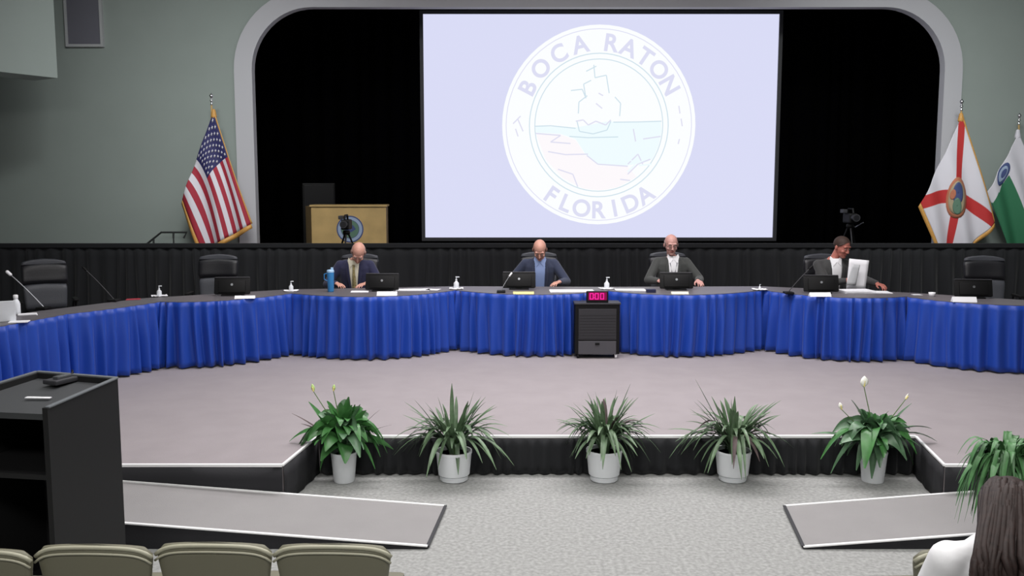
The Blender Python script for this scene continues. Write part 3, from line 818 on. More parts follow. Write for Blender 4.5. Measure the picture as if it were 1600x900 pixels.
mons = [(361, 463, 'black monitor in front of the empty chair left of the blue tumbler', .1), (596, 456, 'black monitor before the man in the navy suit', -.05), (811, 453, 'black monitor beside the man in the light blue shirt', 0), (1058, 454, 'black monitor in front of the man in charcoal jacket with lanyard', 0), (1285, 459, 'black monitor left of the man holding papers', -.1), (1524, 467, 'black monitor in front of the empty chair at the right end', -.15)]
for i, (px, pyy, l, rz) in enumerate(mons):
    p = on(px, pyy); lo = (p.x, p.y+.04, TZ)
    if i == 0: mn.location = lo; mn.rotation_euler = (0, 0, rz); mn['label'] = l
    else: dup(mn, lo, rz, l)
# papers
def paper(px, pyy, wd, dp, rz, label, th=.006, cat='papers', grp='papers lying on the tables', mt='white'):
    p = on(px, pyy); rnd = random.Random(int(px)); m = MB()
    n = 3 if th > .004 else 1
    for k in range(n): m.box((rnd.uniform(-.008, .008), rnd.uniform(-.008, .008), th*(k+.5)/n), (wd, dp, th/n), Matrix.Rotation(rnd.uniform(-.04, .04), 3, 'Z'))
    o = m.build('paper_stack', M[mt], loc=(p.x, p.y, TZ)); o.rotation_euler = (0, 0, rz); tag(o, label, cat, grp)
paper(562, 456, .20, .15, .1, 'white papers under the bowed man in the navy suit')
paper(645, 453, .40, .2, .1, 'wide white papers right of the bowed man in navy')
paper(676, 453, .16, .15, -.2, 'loose white sheet beside the wide papers near the navy-suited man')
paper(893, 455, .52, .2, 0, 'wide white papers under the hand of the man in light blue shirt', th=.01)
paper(985, 453.5, .36, .18, 0, 'white papers left of the man in charcoal jacket', th=.01)
paper(1338, 457, .36, .22, .1, 'thick white papers in front of the man holding sheets', th=.03)
paper(1376, 457, .22, .22, -.15, 'loose white sheets under the free hand of the man at right', th=.008)
paper(1433, 461, .1, .08, 0, 'small white slip on the table left of the white cup on the right table')
paper(30, 503, .16, .12, .3, 'white paper beside the laptop on the leftmost table')
paper(44, 492, .16, .13, .5, 'white folded sheet behind the bottle on the leftmost table', th=.012)
paper(208, 468, .14, .1, .4, 'red card on the second table from the left', cat='card', grp=None, mt='red')
# name blocks (blank white plates in front of the monitors)
def plate(px, pyy, wd, rz, label, mt='white', h=.045):
    p = on(px, pyy); m = MB()
    m.poly([(-wd/2, -.035, 0), (wd/2, -.035, 0), (wd/2, 0, h), (-wd/2, 0, h)]); m.poly([(-wd/2, .035, 0), (wd/2, .035, 0), (wd/2, 0, h), (-wd/2, 0, h)])
    for s in (-1, 1): m.poly([(s*wd/2, -.035, 0), (s*wd/2, .035, 0), (s*wd/2, 0, h)])
    m.poly([(-wd/2, -.035, 0), (wd/2, -.035, 0), (wd/2, .035, 0), (-wd/2, .035, 0)])
    o = m.build('name_plate', M[mt], loc=(p.x, p.y, TZ)); o.rotation_euler = (0, 0, rz); tag(o, label, 'name plate', 'blank name plates before the monitors')
plate(383, 466, .22, .1, 'white name plate in front of the monitor left of the blue tumbler', h=.03)
plate(605, 461.5, .23, 0, 'white name plate by the monitor of the man in navy')
plate(818, 459, .24, 0, 'yellowish name plate before the monitor beside the man in light blue shirt', 'spadix', .025)
plate(1062, 459, .2, 0, 'pale name plate before the monitor of the man with the lanyard', 'shirtc', .025)
plate(1281, 463, .24, 0, 'white name plate before the monitor left of the paper-holding man')
plate(1506, 471.5, .25, -.1, 'white name plate before the monitor at the right end', h=.055)
# bottles on napkins at the table joints
def bottle(px, pyy, label, s=1.0, grp='small white pump bottles at the table joints'):
    p = on(px, pyy); t = empty('pump_bottle', (p.x, p.y, TZ+.003), .4, label, 'bottle', grp)
    m = MB(); m.lathe([(.022*s, 0), (.026*s, .006), (.026*s, .055*s), (.012*s, .072*s), (.009*s, .078*s)], n=18); m.build('bottle_body', M['whiteplastic'], t, smooth=True)
    m = MB(); m.lathe([(.010*s, .078*s), (.010*s, .092*s), (.004*s, .094*s), (.004*s, .112*s)], n=12); m.box((0.012*s, 0, .114*s), (.038*s, .014*s, .01*s), bev=.003); m.build('pump', M['whiteplastic'], t)
    m = MB(); rnd = random.Random(int(px)); rows = []
    for i in range(9):
        rows.append([V((i/8-.5)*.17, (j/8-.5)*.14, .004+.012*rnd.random()*(abs(i-4)+abs(j-4))/8) for j in range(9)])
    m.grid(rows); o = solid(m.build('napkin', M['white'], loc=(p.x, p.y, TZ)), .002); o.rotation_euler = (0, 0, rnd.uniform(-.5, .5)); tag(o, 'white napkin under the '+label, 'napkin', 'white napkins at the table joints')
bottle(249, 463, 'small white pump bottle at the joint right of the red card')
bottle(455, 455, 'small white pump bottle left of the blue tumbler')
bottle(713, 451.5, 'small white pump bottle between the two men at left and centre', 1.25)
bottle(948, 451.5, 'small white pump bottle above the magenta timer', 1.2)
bottle(1187, 453, 'small white pump bottle left of the rightmost bent microphone', .55)
# large bottle and laptop far left
p = on(26, 491); t = empty('white_bottle', (p.x, p.y, TZ), 0, 'tall white bottle beside the white laptop at far left', 'bottle')
m = MB(); m.lathe([(.034, 0), (.038, .01), (.038, .10), (.03, .125), (.016, .15)], n=20); m.build('bottle_body', M['whiteplastic'], t, smooth=True)
m = MB(); m.lathe([(.017, .15), (.022, .155), (.022, .185), (.016, .19)], n=16); m.build('cap', M['white'], t, smooth=True)
p = on(-8, 504); t = empty('laptop', (p.x, p.y, TZ), .5, 'open white laptop cut off by the left edge, lid towards camera', 'laptop')
m = MB(); m.box((0, .12, .01), (.34, .24, .018), bev=.005); m.build('keyboard_base', M['whiteplastic'], t)
m = MB(); m.box((0, -.01, .10), (.34, .012, .19), Matrix.Rotation(.15, 3, 'X'), bev=.004); m.build('lid', M['whiteplastic'], t)
# tumbler
p = on(517, 456); t = empty('tumbler', (p.x, p.y, TZ), 0, 'tall blue insulated tumbler left of the man in navy', 'tumbler')
m = MB(); m.lathe([(.032, 0), (.036, .01), (.042, .23), (.043, .235)], n=24); m.build('cup', M['tumbler'], t, smooth=True)
m = MB(); m.lathe([(.044, .232), (.044, .25), (.036, .262), (.01, .265)], n=24); m.box((.02, 0, .275), (.03, .02, .03), bev=.005); m.build('lid', mat('pale_blue_lid', (170, 205, 235), .4), t)
m = MB(); m.tube([(-.04, 0, .22), (-.075, 0, .21), (-.075, 0, .15), (-.04, 0, .13)], .006); m.build('handle', M['tumbler'], t)
# cup on the right table
p = on(1456, 463); m = MB(); m.lathe([(.028, 0), (.038, .045), (.034, .045), (.026, .006)], n=18); tag(m.build('small_cup', M['white'], loc=(p.x, p.y, TZ), smooth=True), 'small white cup on the right table left of its monitor', 'cup')
p = on(1017, 457); m = MB(); m.box((0, 0, .02), (.11, .07, .04), bev=.006); tag(m.build('small_case', mat('dark_blue_case', (30, 34, 70), .5), loc=(p.x, p.y, TZ)), 'small dark blue case left of the lanyard man\'s monitor', 'case')
# microphones
def mic(base, tip_px, y_off, label, headm='blackplastic', r=.012):
    p = on(*base); t = empty('gooseneck_microphone', (p.x, p.y, TZ), 0, label, 'microphone', 'gooseneck microphones on the tables')
    tip = py_(tip_px[0], tip_px[1], p.y+y_off)-p
    m = MB(); m.box((0, 0, .012), (.10, .13, .024), bev=.008); m.build('base', M['blackplastic'], t)
    a = V(0, 0, .024); mid = a.lerp(tip, .5)+V(0, 0, .02)
    pts = [a*(1-s)**2+mid*2*s*(1-s)+tip*s*s for s in [j/10 for j in range(11)]]
    m = MB(); m.tube(pts, .005, 8); m.build('gooseneck', M['greymetal'] if headm == 'white' else M['dkplastic'], t)
    d = (pts[-1]-pts[-2]).normalized(); m = MB(); m.capsule(pts[-1]-d*.01, pts[-1]+d*.03, r, r*1.05); m.build('capsule', M[headm], t, smooth=True)
mic((68, 483), (15, 428), .0, 'microphone with a white head above the leftmost table', 'white', .016)
mic((178, 471), (133, 421), .05, 'thin black microphone leaning left beside the red card')
mic((1232, 459), (1266, 419), .0, 'bent black microphone left of the paper-holding man')
mic((783, 457), (797, 430), .05, 'short microphone with pale tip left of the man in light blue shirt', 'white', .010)
# papers in the hand of person 4
def sheet(c0, c1, c2, c3, bend, label, mt='white'):
    m = MB(); rows = []
    for i in range(7):
        f = i/6; rows.append([(c0.lerp(c1, f)).lerp(c3.lerp(c2, f), j/6)+V(0, -bend*math.sin(PI*f)*math.sin(PI*j/12), 0) for j in range(7)])
    m.grid(rows); o = solid(m.build('paper_sheet', M[mt], smooth=True), .002); tag(o, label, 'paper')
YP = PP[3][1]-.42
sheet(py_(1327, 404, YP), py_(1358, 407, YP-.03), py_(1352, 452, YP-.06), py_(1322, 452, YP), .02, 'white sheets held upright by the man at right')
sheet(py_(1333, 413, YP-.09), py_(1344, 414, YP-.10), py_(1337, 446, YP-.12), py_(1322, 446, YP-.10), .01, 'grey printed sheet in front of the held white sheets', mt='panelframe')

# ------------------------------------------------------------------ rolling cabinet and timer
p = pz(933, 560.5, DZ); q = py_(897, 474, p.y); q2 = py_(970, 474, p.y); cw = q2.x-q.x; chh = q.z-DZ
t = empty('rolling_cabinet', (p.x, p.y+.13, DZ), 0, 'black rolling equipment cabinet in front of the blue skirt', 'cabinet')
m = MB(); m.box((0, 0, chh/2+.02), (cw-.02, .24, chh-.06), bev=.008); m.build('case', M['blackplastic'], t)
m = MB(); m.box((0, 0, chh-.006), (cw, .26, .02), bev=.006); m.build('lid', M['dkplastic'], t)
m = MB(); m.box((0, -.123, chh*.62), (cw-.10, .012, chh*.56), bev=.004)
for k in range(9): m.box((0, -.131, chh*.38+k*.033), (cw-.12, .004, .008))
m.build('grille_door', mat('cabinet_grille', (44, 43, 47), .6), t)
m = MB(); m.box((0, -.125, chh*.20), (cw-.10, .016, chh*.24), bev=.004); d = m.build('drawer', mat('cabinet_drawer', (74, 73, 78), .55), t)
m = MB(); m.box((0, -.137, chh*.27), (.05, .012, .025), bev=.004); m.build('latch', M['blackplastic'], d)
for sx_ in (-1, 1):
    for sy in (-1, 1):
        m = MB(); m.tube([(sx_*(cw/2-.05)-.012, sy*.09, .027), (sx_*(cw/2-.05)+.012, sy*.09, .027)], .026, 14); m.box((sx_*(cw/2-.05), sy*.09, .045), (.03, .03, .03))
        m.build('caster', M['white'] if (sx_ > 0 and sy < 0) else M['blackplastic'], t)
tm = empty('countdown_timer', (p.x, p.y+.06, DZ+chh+.004), 0, 'magenta digital timer display on top of the black cabinet', 'timer')
m = MB(); m.box((0, 0, .065), (.25, .07, .13), bev=.008); m.build('housing', M['blackplastic'], tm)
m = MB(); m.box((0, -.037, .075), (.21, .004, .09)); m.build('display_face', M['leddk'], tm)
m = MB(); x = -.085
SEG = {'a': ((0, .064), (.032, .008)), 'b': ((.016, .048), (.008, .03)), 'c': ((.016, .016), (.008, .03)), 'd': ((0, 0), (.032, .008)), 'e': ((-.016, .016), (.008, .03)), 'f': ((-.016, .048), (.008, .03)), 'g': ((0, .032), (.032, .008))}
for cx, segs in ((-.068, 'abcdef'), (-.01, 'abcdef'), (.052, 'abcdef')):
    for s in segs:
        (a, b), (w_, h_) = SEG[s]; m.box((cx+a*1.1, -.041, .043+b), (w_*1.3, .004, h_*1.3))
m.box((-.04, -.041, .06), (.008, .004, .008)); m.box((-.04, -.041, .09), (.008, .004, .008))
m.build('digits', M['led'], tm)

# ------------------------------------------------------------------ near lectern (left foreground)
def unp(px, pyy, H): 
    return pz(px, pyy, CAM_Z-H)
NR = unp(74, 638, 1.04); FR = unp(184, 591, 1.0); FL = unp(58, 581, 1.0)
NL = NR+V(-.62, .10, 0); 
FR2 = FR; base = (NR+NL+FR+FL)/4
lt = empty('lectern', (base.x, base.y, 0), 0, 'large black lectern with open back in the left foreground', 'lectern')
def L2(p): return V(p.x-base.x, p.y-base.y, p.z)
def panel(name, a, b, za, zb_, th, mt, par=lt, z0=.0):
    # vertical panel from plan point a to b with top heights za, zb_
    a = L2(a); b = L2(b); d = V(b.x-a.x, b.y-a.y, 0).normalized(); n_ = V(-d.y, d.x, 0)
    cen_ = V(0, 0, 0); 
    if n_.dot(-(a+b)/2) < 0: n_ = -n_
    m = MB(); pts = [V(a.x, a.y, 0), V(b.x, b.y, 0), V(b.x, b.y, 0)+n_*th, V(a.x, a.y, 0)+n_*th]
    zs = [za, zb_, zb_, za]; lo = [m.bm.verts.new((q.x, q.y, z0)) for q in pts]; hi = [m.bm.verts.new((q.x, q.y, z)) for q, z in zip(pts, zs)]
    for i in range(4): m.face([lo[i], lo[(i+1) % 4], hi[(i+1) % 4], hi[i]])
    m.face(lo[::-1]); m.face(hi); return m.build(name, mt, par)
zn, zf = NR.z, FR.z
panel('side_panel', NR, FR, zn, zf, .03, M['lecternblack']); panel('side_panel', FL, NL, zf, zn, .03, M['lecternblack']); panel('front_panel', FR, FL, zf, zf, .025, M['lecternblack'])
cx = V(0, 0, 0)
def inset(p, f, z): q = L2(p); return V(q.x*f, q.y*f, z)
def slab(name, f, zn_, zf_, th, mt):
    m = MB(); zs = {0: zn_, 1: zf_, 2: zf_, 3: zn_}; ps = [NR, FR, FL, NL]
    lo = [m.bm.verts.new(inset(p, f, zs[i]-th)) for i, p in enumerate(ps)]; hi = [m.bm.verts.new(inset(p, f, zs[i])) for i, p in enumerate(ps)]
    for i in range(4): m.face([lo[i], lo[(i+1) % 4], hi[(i+1) % 4], hi[i]])
    m.face(lo[::-1]); m.face(hi); return m.build(name, mt, lt)
slab('desk_surface', .93, zn-.035, zf-.03, .03, M['lecterntop'])
slab('shelf', .93, zn-.34, zn-.34, .025, M['lecternblack']); slab('bottom_shelf', .93, .12, .12, .1, M['lecternblack'])
panel('rim', NR, FR, zn+.006, zf+.006, .035, mat('lectern_rim_grey', (110, 114, 118), .45), z0=zn-.01) if False else None
m = MB()
rimpts = [L2(NR), L2(FR), L2(FL), L2(NL)]
for i in range(3):
    a_, b_ = rimpts[i].copy(), rimpts[i+1].copy(); a_ = V(a_.x*.985, a_.y*.985, a_.z+.003); b_ = V(b_.x*.985, b_.y*.985, b_.z+.003); d = b_-a_
    R = Matrix.Rotation(math.atan2(d.y, d.x), 3, 'Z')@Matrix.Rotation(-math.atan2(d.z, math.hypot(d.x, d.y)), 3, 'Y'); m.box((a_+b_)/2, (d.length, .026, .008), R, bev=.002)
m.build('rim_edging', mat('lectern_rim', (104, 108, 112), .4), lt)
# things on it
def ldesk(px, pyy):
    p = pz(px, pyy, zn-.015); 
    f = (p.y-NR.y)/(FR.y-NR.y); return V(p.x, p.y, zn-.033+(.005+(zf-zn))*max(0, min(1, f)))
p = ldesk(96, 606); t = empty('microphone_base', (p.x, p.y, p.z+.001), -.4, 'grey microphone base on the black lectern desk', 'microphone')
m = MB(); m.box((0, 0, .014), (.10, .15, .026), bev=.008); m.build('base', M['dkplastic'], t)
m = MB(); m.box((.01, .0, .034), (.04, .09, .018), bev=.006); m.build('button_block', M['greymetal'], t)
m = MB(); m.tube([(0, .06, .02), (-.01, .085, .04), (-.03, .10, .045)], .006); m.build('connector', M['blackmetal'], t)
p = ldesk(60, 624); m = MB(); m.box((0, 0, .003), (.13, .022, .004)); o = m.build('paper_strip', M['white'], loc=(p.x, p.y, p.z+.002)); o.rotation_euler = (0, 0, -.06); tag(o, 'narrow white paper strip on the black lectern desk', 'paper')

# ------------------------------------------------------------------ stage things: wooden lectern, loudspeaker, cameras, rail
YL = 15.0
a = py_(486, 320, YL); b = py_(603, 320, YL)
wd = b.x-a.x; hh = a.z-SZ
t = empty('wooden_lectern', ((a.x+b.x)/2, YL+.3, SZ), 0, 'light maple lectern with a round seal standing on the stage', 'lectern')
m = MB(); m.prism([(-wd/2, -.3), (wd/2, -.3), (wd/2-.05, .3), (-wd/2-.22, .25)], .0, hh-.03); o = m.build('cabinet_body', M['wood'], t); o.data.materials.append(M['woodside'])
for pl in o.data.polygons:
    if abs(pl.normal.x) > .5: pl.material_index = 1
m = MB(); m.prism([(-wd/2-.02, -.33), (wd/2+.02, -.33), (wd/2-.03, .33), (-wd/2-.05, .28)], hh-.03, hh); m.build('top', M['wood'], t)
se = py_(547, 358, YL); m = MB()
def dz_(mm, mt, r, y, r0=0, n=32):
    mm.use(mt); o = [V(r*math.cos(2*PI*k/n), y, r*math.sin(2*PI*k/n)) for k in range(n)]
    if r0: mm.grid([o, [v*(r0/r)+V(0, y-y*(r0/r), 0) for v in o]], closed_u=True)
    else: mm.poly(o)
dz_(m, M['seallb'], .225, -.001); dz_(m, M['sealbl'], .225, -.003, .205); dz_(m, M['sealgr'], .15, -.004); dz_(m, M['sealbl'], .155, -.005, .148)
m.use(M['sealbl']); m.poly([V(-.10, -.006, -.03), V(.02, -.006, -.05), V(.10, -.006, .0), V(.05, -.006, .07), V(-.04, -.006, .04)])
m.use(M['flagwhite']); m.poly([V(-.03, -.007, .0), V(.03, -.007, .0), V(.0, -.007, .09)])
m.build('round_seal', None, t, loc=(se.x-t.location.x, -.302, se.z-SZ))
# loudspeaker
YK = 16.2; a = py_(463, 286, YK); b = py_(523, 345, YK)
t = empty('loudspeaker', ((a.x+b.x)/2, YK+.25, SZ), .25, 'black loudspeaker behind the maple lectern on the stage', 'loudspeaker')
m = MB(); w_ = (b.x-a.x)*.86; m.box((0, 0, (a.z-SZ)/2), (w_, .45, a.z-SZ), bev=.02); m.build('cabinet', M['blackplastic'], t)
m = MB(); m.box((0, -.23, (a.z-SZ)/2), (w_-.06, .012, a.z-SZ-.08), bev=.004); m.build('grille', M['blackmetal'], t)
# video cameras on tripods
def vcam(px, ptop, y, label, label2, handle=True, rz=0):
    c = py_(px, ptop+16, y); H = c.z-.16-SZ
    tr = empty('tripod', (c.x, y, SZ), rz, label2, 'tripod', 'camera tripods behind the drape')
    for k in range(3):
        a = 2*PI*k/3+.5; m = MB(); m.tube([(0.03*math.cos(a), .03*math.sin(a), H-.05), (.28*math.cos(a), .28*math.sin(a), .012)], [.016, .010]); m.build('leg', M['blackmetal'], tr)
    m = MB(); m.lathe([(.05, H-.07), (.06, H-.04), (.055, H-.01), (.05, H)], n=16); m.build('head', M['blackplastic'], tr)
    if handle: m = MB(); m.tube([(.05, .05, H-.03), (.13, .12, H-.06), (.20, -.02, H+.02)] if rz == 0 else [(.03, 0, H-.02), (.10, .1, H-.22)], .01); m.build('pan_handle', M['greymetal'], tr)
    t = empty('video_camera', (c.x, y, SZ+H+.001), rz, label, 'camera', 'video cameras standing behind the drape')
    m = MB(); m.box((0, .02, .09), (.13, .30, .16), bev=.025); m.build('camera_body', M['blackplastic'], t)
    m = MB(); m.tube([(0, -.13, .10), (0, -.20, .10), (0, -.26, .10)], [.045, .05, .058], 18); ln = m.build('lens', M['dkplastic'], t)
    m = MB(); m.tube([(0, -.262, .10), (0, -.264, .10)], .045, 18); m.build('lens_glass', M['leather'], ln)
    m = MB(); m.tube([(0, .12, .17), (0, .10, .235), (0, -.10, .235), (0, -.12, .17)], .016); m.build('carry_handle', M['blackplastic'], t)
    m = MB(); m.box((-.09, .05, .2), (.07, .14, .06), bev=.01); m.build('viewfinder', M['dkplastic'], t)
vcam(541, 328, 14.15, 'dark video camera in front of the maple lectern', 'tripod under the video camera before the maple lectern', False)
vcam(1329, 318, 14.3, 'dark video camera above the man holding papers', 'tripod with pale pan handle above the man holding papers', True, 0)
# handrail
YR = 14.2
m = MB()
for pts in ([(226, 384), (252, 363), (292, 363), (287, 372)], [(271, 363), (271, 372)], [(240, 374), (240, 384)]):
    m.tube([py_(x, y, YR) for x, y in pts], .016)
pA = py_(240, 384, YR); m.tube([V(pA.x, YR, pA.z), V(pA.x, YR, SZ)], .016); pB = py_(271, 370, YR); m.tube([pB, V(pB.x, YR, SZ)], .012)
tag(m.build('handrail', mat('handrail_metal', (60, 62, 62), .5, metal=.4)), 'dark metal stair handrail poking above the drape left of the striped flag', 'handrail')

# ------------------------------------------------------------------ flags
def flag(name, label, pole_px, fin_y, quad, dc, Y, painter, fringe='gold', lean=0, top_y=None):
    base = py_(pole_px, 384, Y); rt = empty(name, (base.x+lean, Y, SZ), 0, label, 'flag')
    O = rt.location
    P00, P01, P10, P11 = quad
    def uvp(u, v, off=0):
        x = (1-u)*(1-v)*P00[0]+(1-u)*v*P01[0]+u*(1-v)*P10[0]+u*v*P11[0]+dc[0]*16*u*v*(1-u)*(1-v)
        y = (1-u)*(1-v)*P00[1]+(1-u)*v*P01[1]+u*(1-v)*P10[1]+u*v*P11[1]+dc[1]*16*u*v*(1-u)*(1-v)
        s = u+v; fold = .055*min(1, s*1.5)*math.sin(v*13-u*3.0)*(.35+.65*s/2)
        p = py_(x, y, Y-.10)
        return V(p.x-O.x, p.y-O.y+fold-off-.05*math.sin(PI*min(1, s/2)), p.z-O.z)
    m = MB(); painter(m, uvp); o = m.build('cloth', None, rt, smooth=True); solid(o, .003)
    if fringe:
        m = MB(); 
        for (ua, va, ub, vb, du, dv) in ((0, 1, 1, 1, 0, .045), (1, 0, 1, 1, .035, 0), (0, 0, 1, 0, 0, -.025)):
            rows = [[], []]
            for j in range(31):
                f = j/30; u = ua+(ub-ua)*f; v = va+(vb-va)*f; rows[0].append(uvp(u, v)); rows[1].append(uvp(u, v)+(uvp(u, v)-uvp(u-du*1.0, v-dv*1.0)) if True else None)
            m.grid(rows)
        solid(m.build('fringe', M['gold'], rt, smooth=True), .006)
    ft = py_(pole_px, fin_y, Y); top = V(ft.x-O.x, 0, ft.z-O.z)
    m = MB(); m.tube([(0, 0, .03), top-V(0, 0, .16)], .014, 12); m.build('pole', M['wood'], rt)
    m = MB(); m.lathe([(.015, -.17), (.022, -.16), (.012, -.14), (.012, -.12), (.028, -.10), (.012, -.085), (.012, -.06), (.026, -.045), (.03, -.02), (.012, .0), (.002, .02)], c=top, n=16); m.build('finial', M['chrome'], rt, smooth=True)
    m = MB(); m.lathe([(.15, 0.001), (.15, .02), (.05, .05), (.022, .10), (.02, .14)], n=24); m.build('stand', M['gold'], rt, smooth=True)
    # rope tie / sleeve at the top
    m = MB(); pp = uvp(0, 0); m.capsule(pp+V(0, .03, .03), pp+V(0, .03, -.05), .03, .045); m.build('flag_sleeve', M['gold'] if fringe else M['flagwhite'], rt, smooth=True)
    return rt
def us(m, f):
    NV = 39; NU = 40
    g = [[m.bm.verts.new(f(i/NU, j/NV)) for i in range(NU+1)] for j in range(NV+1)]
    for j in range(NV):
        for i in range(NU):
            st = j//3; c = 'flagblue' if (i < 16 and st < 7) else ('flagred' if st % 2 == 0 else 'flagwhite')
            m.use(M[c]); m.face([g[j][i], g[j][i+1], g[j+1][i+1], g[j+1][i]])
    m.use(M['flagwhite'])
    for r in range(9):
        for c in range(11):
            if (r+c) % 2: continue
            u0 = .4*(c+1)/12; v0 = 7/13*(r+1)/10
            pts = []
            for k in range(10):
                rad = 1 if k % 2 == 0 else .5; a = PI/2+2*PI*k/10; pts.append(f(u0+.0165*rad*math.sin(a), v0+.026*rad*math.cos(a), .006))
            m.poly(pts)
flag('national_flag', 'red, white and blue stars and stripes flag on a pole left of the stage opening', 330, 147, ((333, 176), (286, 312), (394, 350), (318, 392)), (0, -20), 14.15, us)
def fdisc(m, f, mt, u, v, ru, rv, off, r0=0):
    m.use(M[mt]); n = 24
    if r0: m.grid([[f(u+ru*math.cos(2*PI*k/n), v+rv*math.sin(2*PI*k/n), off) for k in range(n)], [f(u+ru*r0*math.cos(2*PI*k/n), v+rv*r0*math.sin(2*PI*k/n), off) for k in range(n)]], closed_u=True)
    else: m.grid([[f(u+ru*q*math.cos(2*PI*k/n), v+rv*q*math.sin(2*PI*k/n), off) for k in range(n)] for q in (1, .8, .6, .4, .2, .01)], closed_u=True)
def fl(m, f):
    N = 96; g = [[m.bm.verts.new(f(i/N, j/N)) for i in range(N+1)] for j in range(N+1)]
    for j in range(N):
        for i in range(N):
            u = (i+.5)/N; v = (j+.5)/N; c = 'flagfl' if abs(u-v) < .085 or abs(u+v-1) < .085 else 'flagwhite'
            m.use(M[c]); m.face([g[j][i], g[j][i+1], g[j+1][i+1], g[j+1][i]])
    fdisc(m, f, 'sealor', .5, .5, .19, .19, .007); fdisc(m, f, 'sealtan', .5, .5, .155, .155, .010); fdisc(m, f, 'sealbl', .47, .47, .10, .10, .012); fdisc(m, f, 'sealgr', .56, .55, .08, .07, .014); fdisc(m, f, 'sealor', .42, .55, .045, .05, .015)
flag('state_flag', 'white flag with a red diagonal cross and round seal right of the stage', 1503, 156, ((1503, 182), (1437, 317), (1551, 348), (1478, 420)), (0, -8), 14.15, fl)
def cty(m, f):
    N = 60; g = [[m.bm.verts.new(f(i/N, j/N)) for i in range(N+1)] for j in range(N+1)]
    for j in range(N):
        for i in range(N):
            u = (i+.5)/N; v = (j+.5)/N; c = 'flaggreen' if (v > .52 and u > .14+.1*(1-v)) else 'flagwhite'
            m.use(M[c]); m.face([g[j][i], g[j][i+1], g[j+1][i+1], g[j+1][i]])
    for du, dv in ((.10, .58), (.55, .30)):
        pass
    fdisc(m, f, 'sealbl', .09, .60, .085, .17, .007); fdisc(m, f, 'seallb', .09, .60, .06, .12, .010); fdisc(m, f, 'sealbl', .10, .58, .035, .07, .012)
flag('city_flag', 'white and green flag with a small blue round seal at the right edge', 1593, 178, ((1592, 208), (1540, 300), (1642, 340), (1588, 430)), (0, -10), 14.3, cty, fringe=None)

# ------------------------------------------------------------------ potted plants
def leaf(mm, base, tip, lift, wd, fold=.25, broad=False, n=9, side=None, back=None):
    base = Vector(base); tip = Vector(tip); mid = base.lerp(tip, .45)+V(0, 0, lift)
    ctr = mid*2-(base+tip)*.5
    P = [base*(1-t)**2+ctr*2*t*(1-t)+tip*t*t for t in [j/n for j in range(n+1)]]
    rows = []
    for j, p in enumerate(P):
        t = j/n; d = (P[min(j+1, n)]-P[max(j-1, 0)]).normalized(); s = d.cross(V(0, 0, 1))
        s = s.normalized() if s.length > .05 else V(1, 0, 0)
        if side is not None: s = (s*(1-abs(side))+V(0, 0, side)).normalized()
        up = s.cross(d).normalized()
        if broad: w_ = wd*(.10 if t < .22 else .10+.9*math.sin(PI*min(1, (t-.22)/.78)**.8)**.8)
        else: w_ = wd*(.5+.5*math.sin(PI*min(.5, t)))*(1-max(0, (t-.72)/.28)**2)
        w_ = max(w_, .0015)
        rows.append([p-s*w_+up*w_*fold, p-s*w_*.5+up*w_*fold*.35, p, p+s*w_*.5+up*w_*fold*.35, p+s*w_+up*w_*fold])
    mm.grid(rows)
def potted(name, label, pxc, pyb, rt_, rb, h, band=True, cat='plant', mt='pot'):
    p = pz(pxc, pyb, 0); y = p.y+rb
    t = empty(name, (p.x, y, 0.0), 0, label, cat, None)
    m = MB()
    if band: m.lathe([(rb*.90, .002), (rb*.96, .008), (rb*.98, .036), (rb*.93, .040), (rb*1.08, .052), (rt_*.97, h-.02), (rt_, h-.018), (rt_, h), (rt_*.92, h), (rt_*.90, h-.03)], n=36)
    else: m.lathe([(rb*.96, .002), (rb, .01), (rt_*.98, h-.015), (rt_, h-.012), (rt_, h), (rt_*.92, h), (rt_*.90, h-.03)], n=36)
    m.build('pot', M[mt], t, smooth=False) ; shade_auto(kids(t)[0], 35)
    m = MB(); m.lathe([(rt_*.905, h-.045), (rt_*.905, h-.03)], n=24); m.build('soil', M['soil'], t)
    return t
def strap(t, seed, h, n, R, long_tips, lm='leafc', wd=.016, zlo=.02, zhi=.40, droop=.16):
    rnd = random.Random(seed); m = MB(); m.use(M[lm]); y0 = t.location.y
    for i in range(n):
        az = 2*PI*i*.381966+rnd.uniform(-.3, .3); q = rnd.random()
        r = R*(.50+.5*rnd.random())*(1-.35*q)*(1 if True else 1); z = h+(-.10+ (zhi+.10)*q+rnd.uniform(-.03, .05))
        sy = .55 if math.sin(az) > 0 else .8
        tip = V(r*math.cos(az), r*math.sin(az)*sy, z)
        m.use(M['leaftip'] if rnd.random() < .05 else M[lm])
        leaf(m, (rnd.uniform(-.03, .03), rnd.uniform(-.03, .03), h-.03), tip, droop*(1.25-q)*(.7+.6*rnd.random()), wd*rnd.uniform(.7, 1.15), n=10)
    m.use(M[lm])
    for px, pyy, lift, dy in long_tips:
        tip = py_(px, pyy, y0+dy)-Vector(t.location)
        leaf(m, (rnd.uniform(-.02, .02), 0, h-.03), tip, lift, wd*1.0, n=10)
    o = m.build('foliage', None, t, smooth=True)
    m = MB()
    for k in range(5): a = k*1.26; m.tube([(.02*math.cos(a), .02*math.sin(a), h-.035), (.025*math.cos(a), .025*math.sin(a), h+.09)], [.012, .007], 8)
    m.build('stem', M['stem'], t)
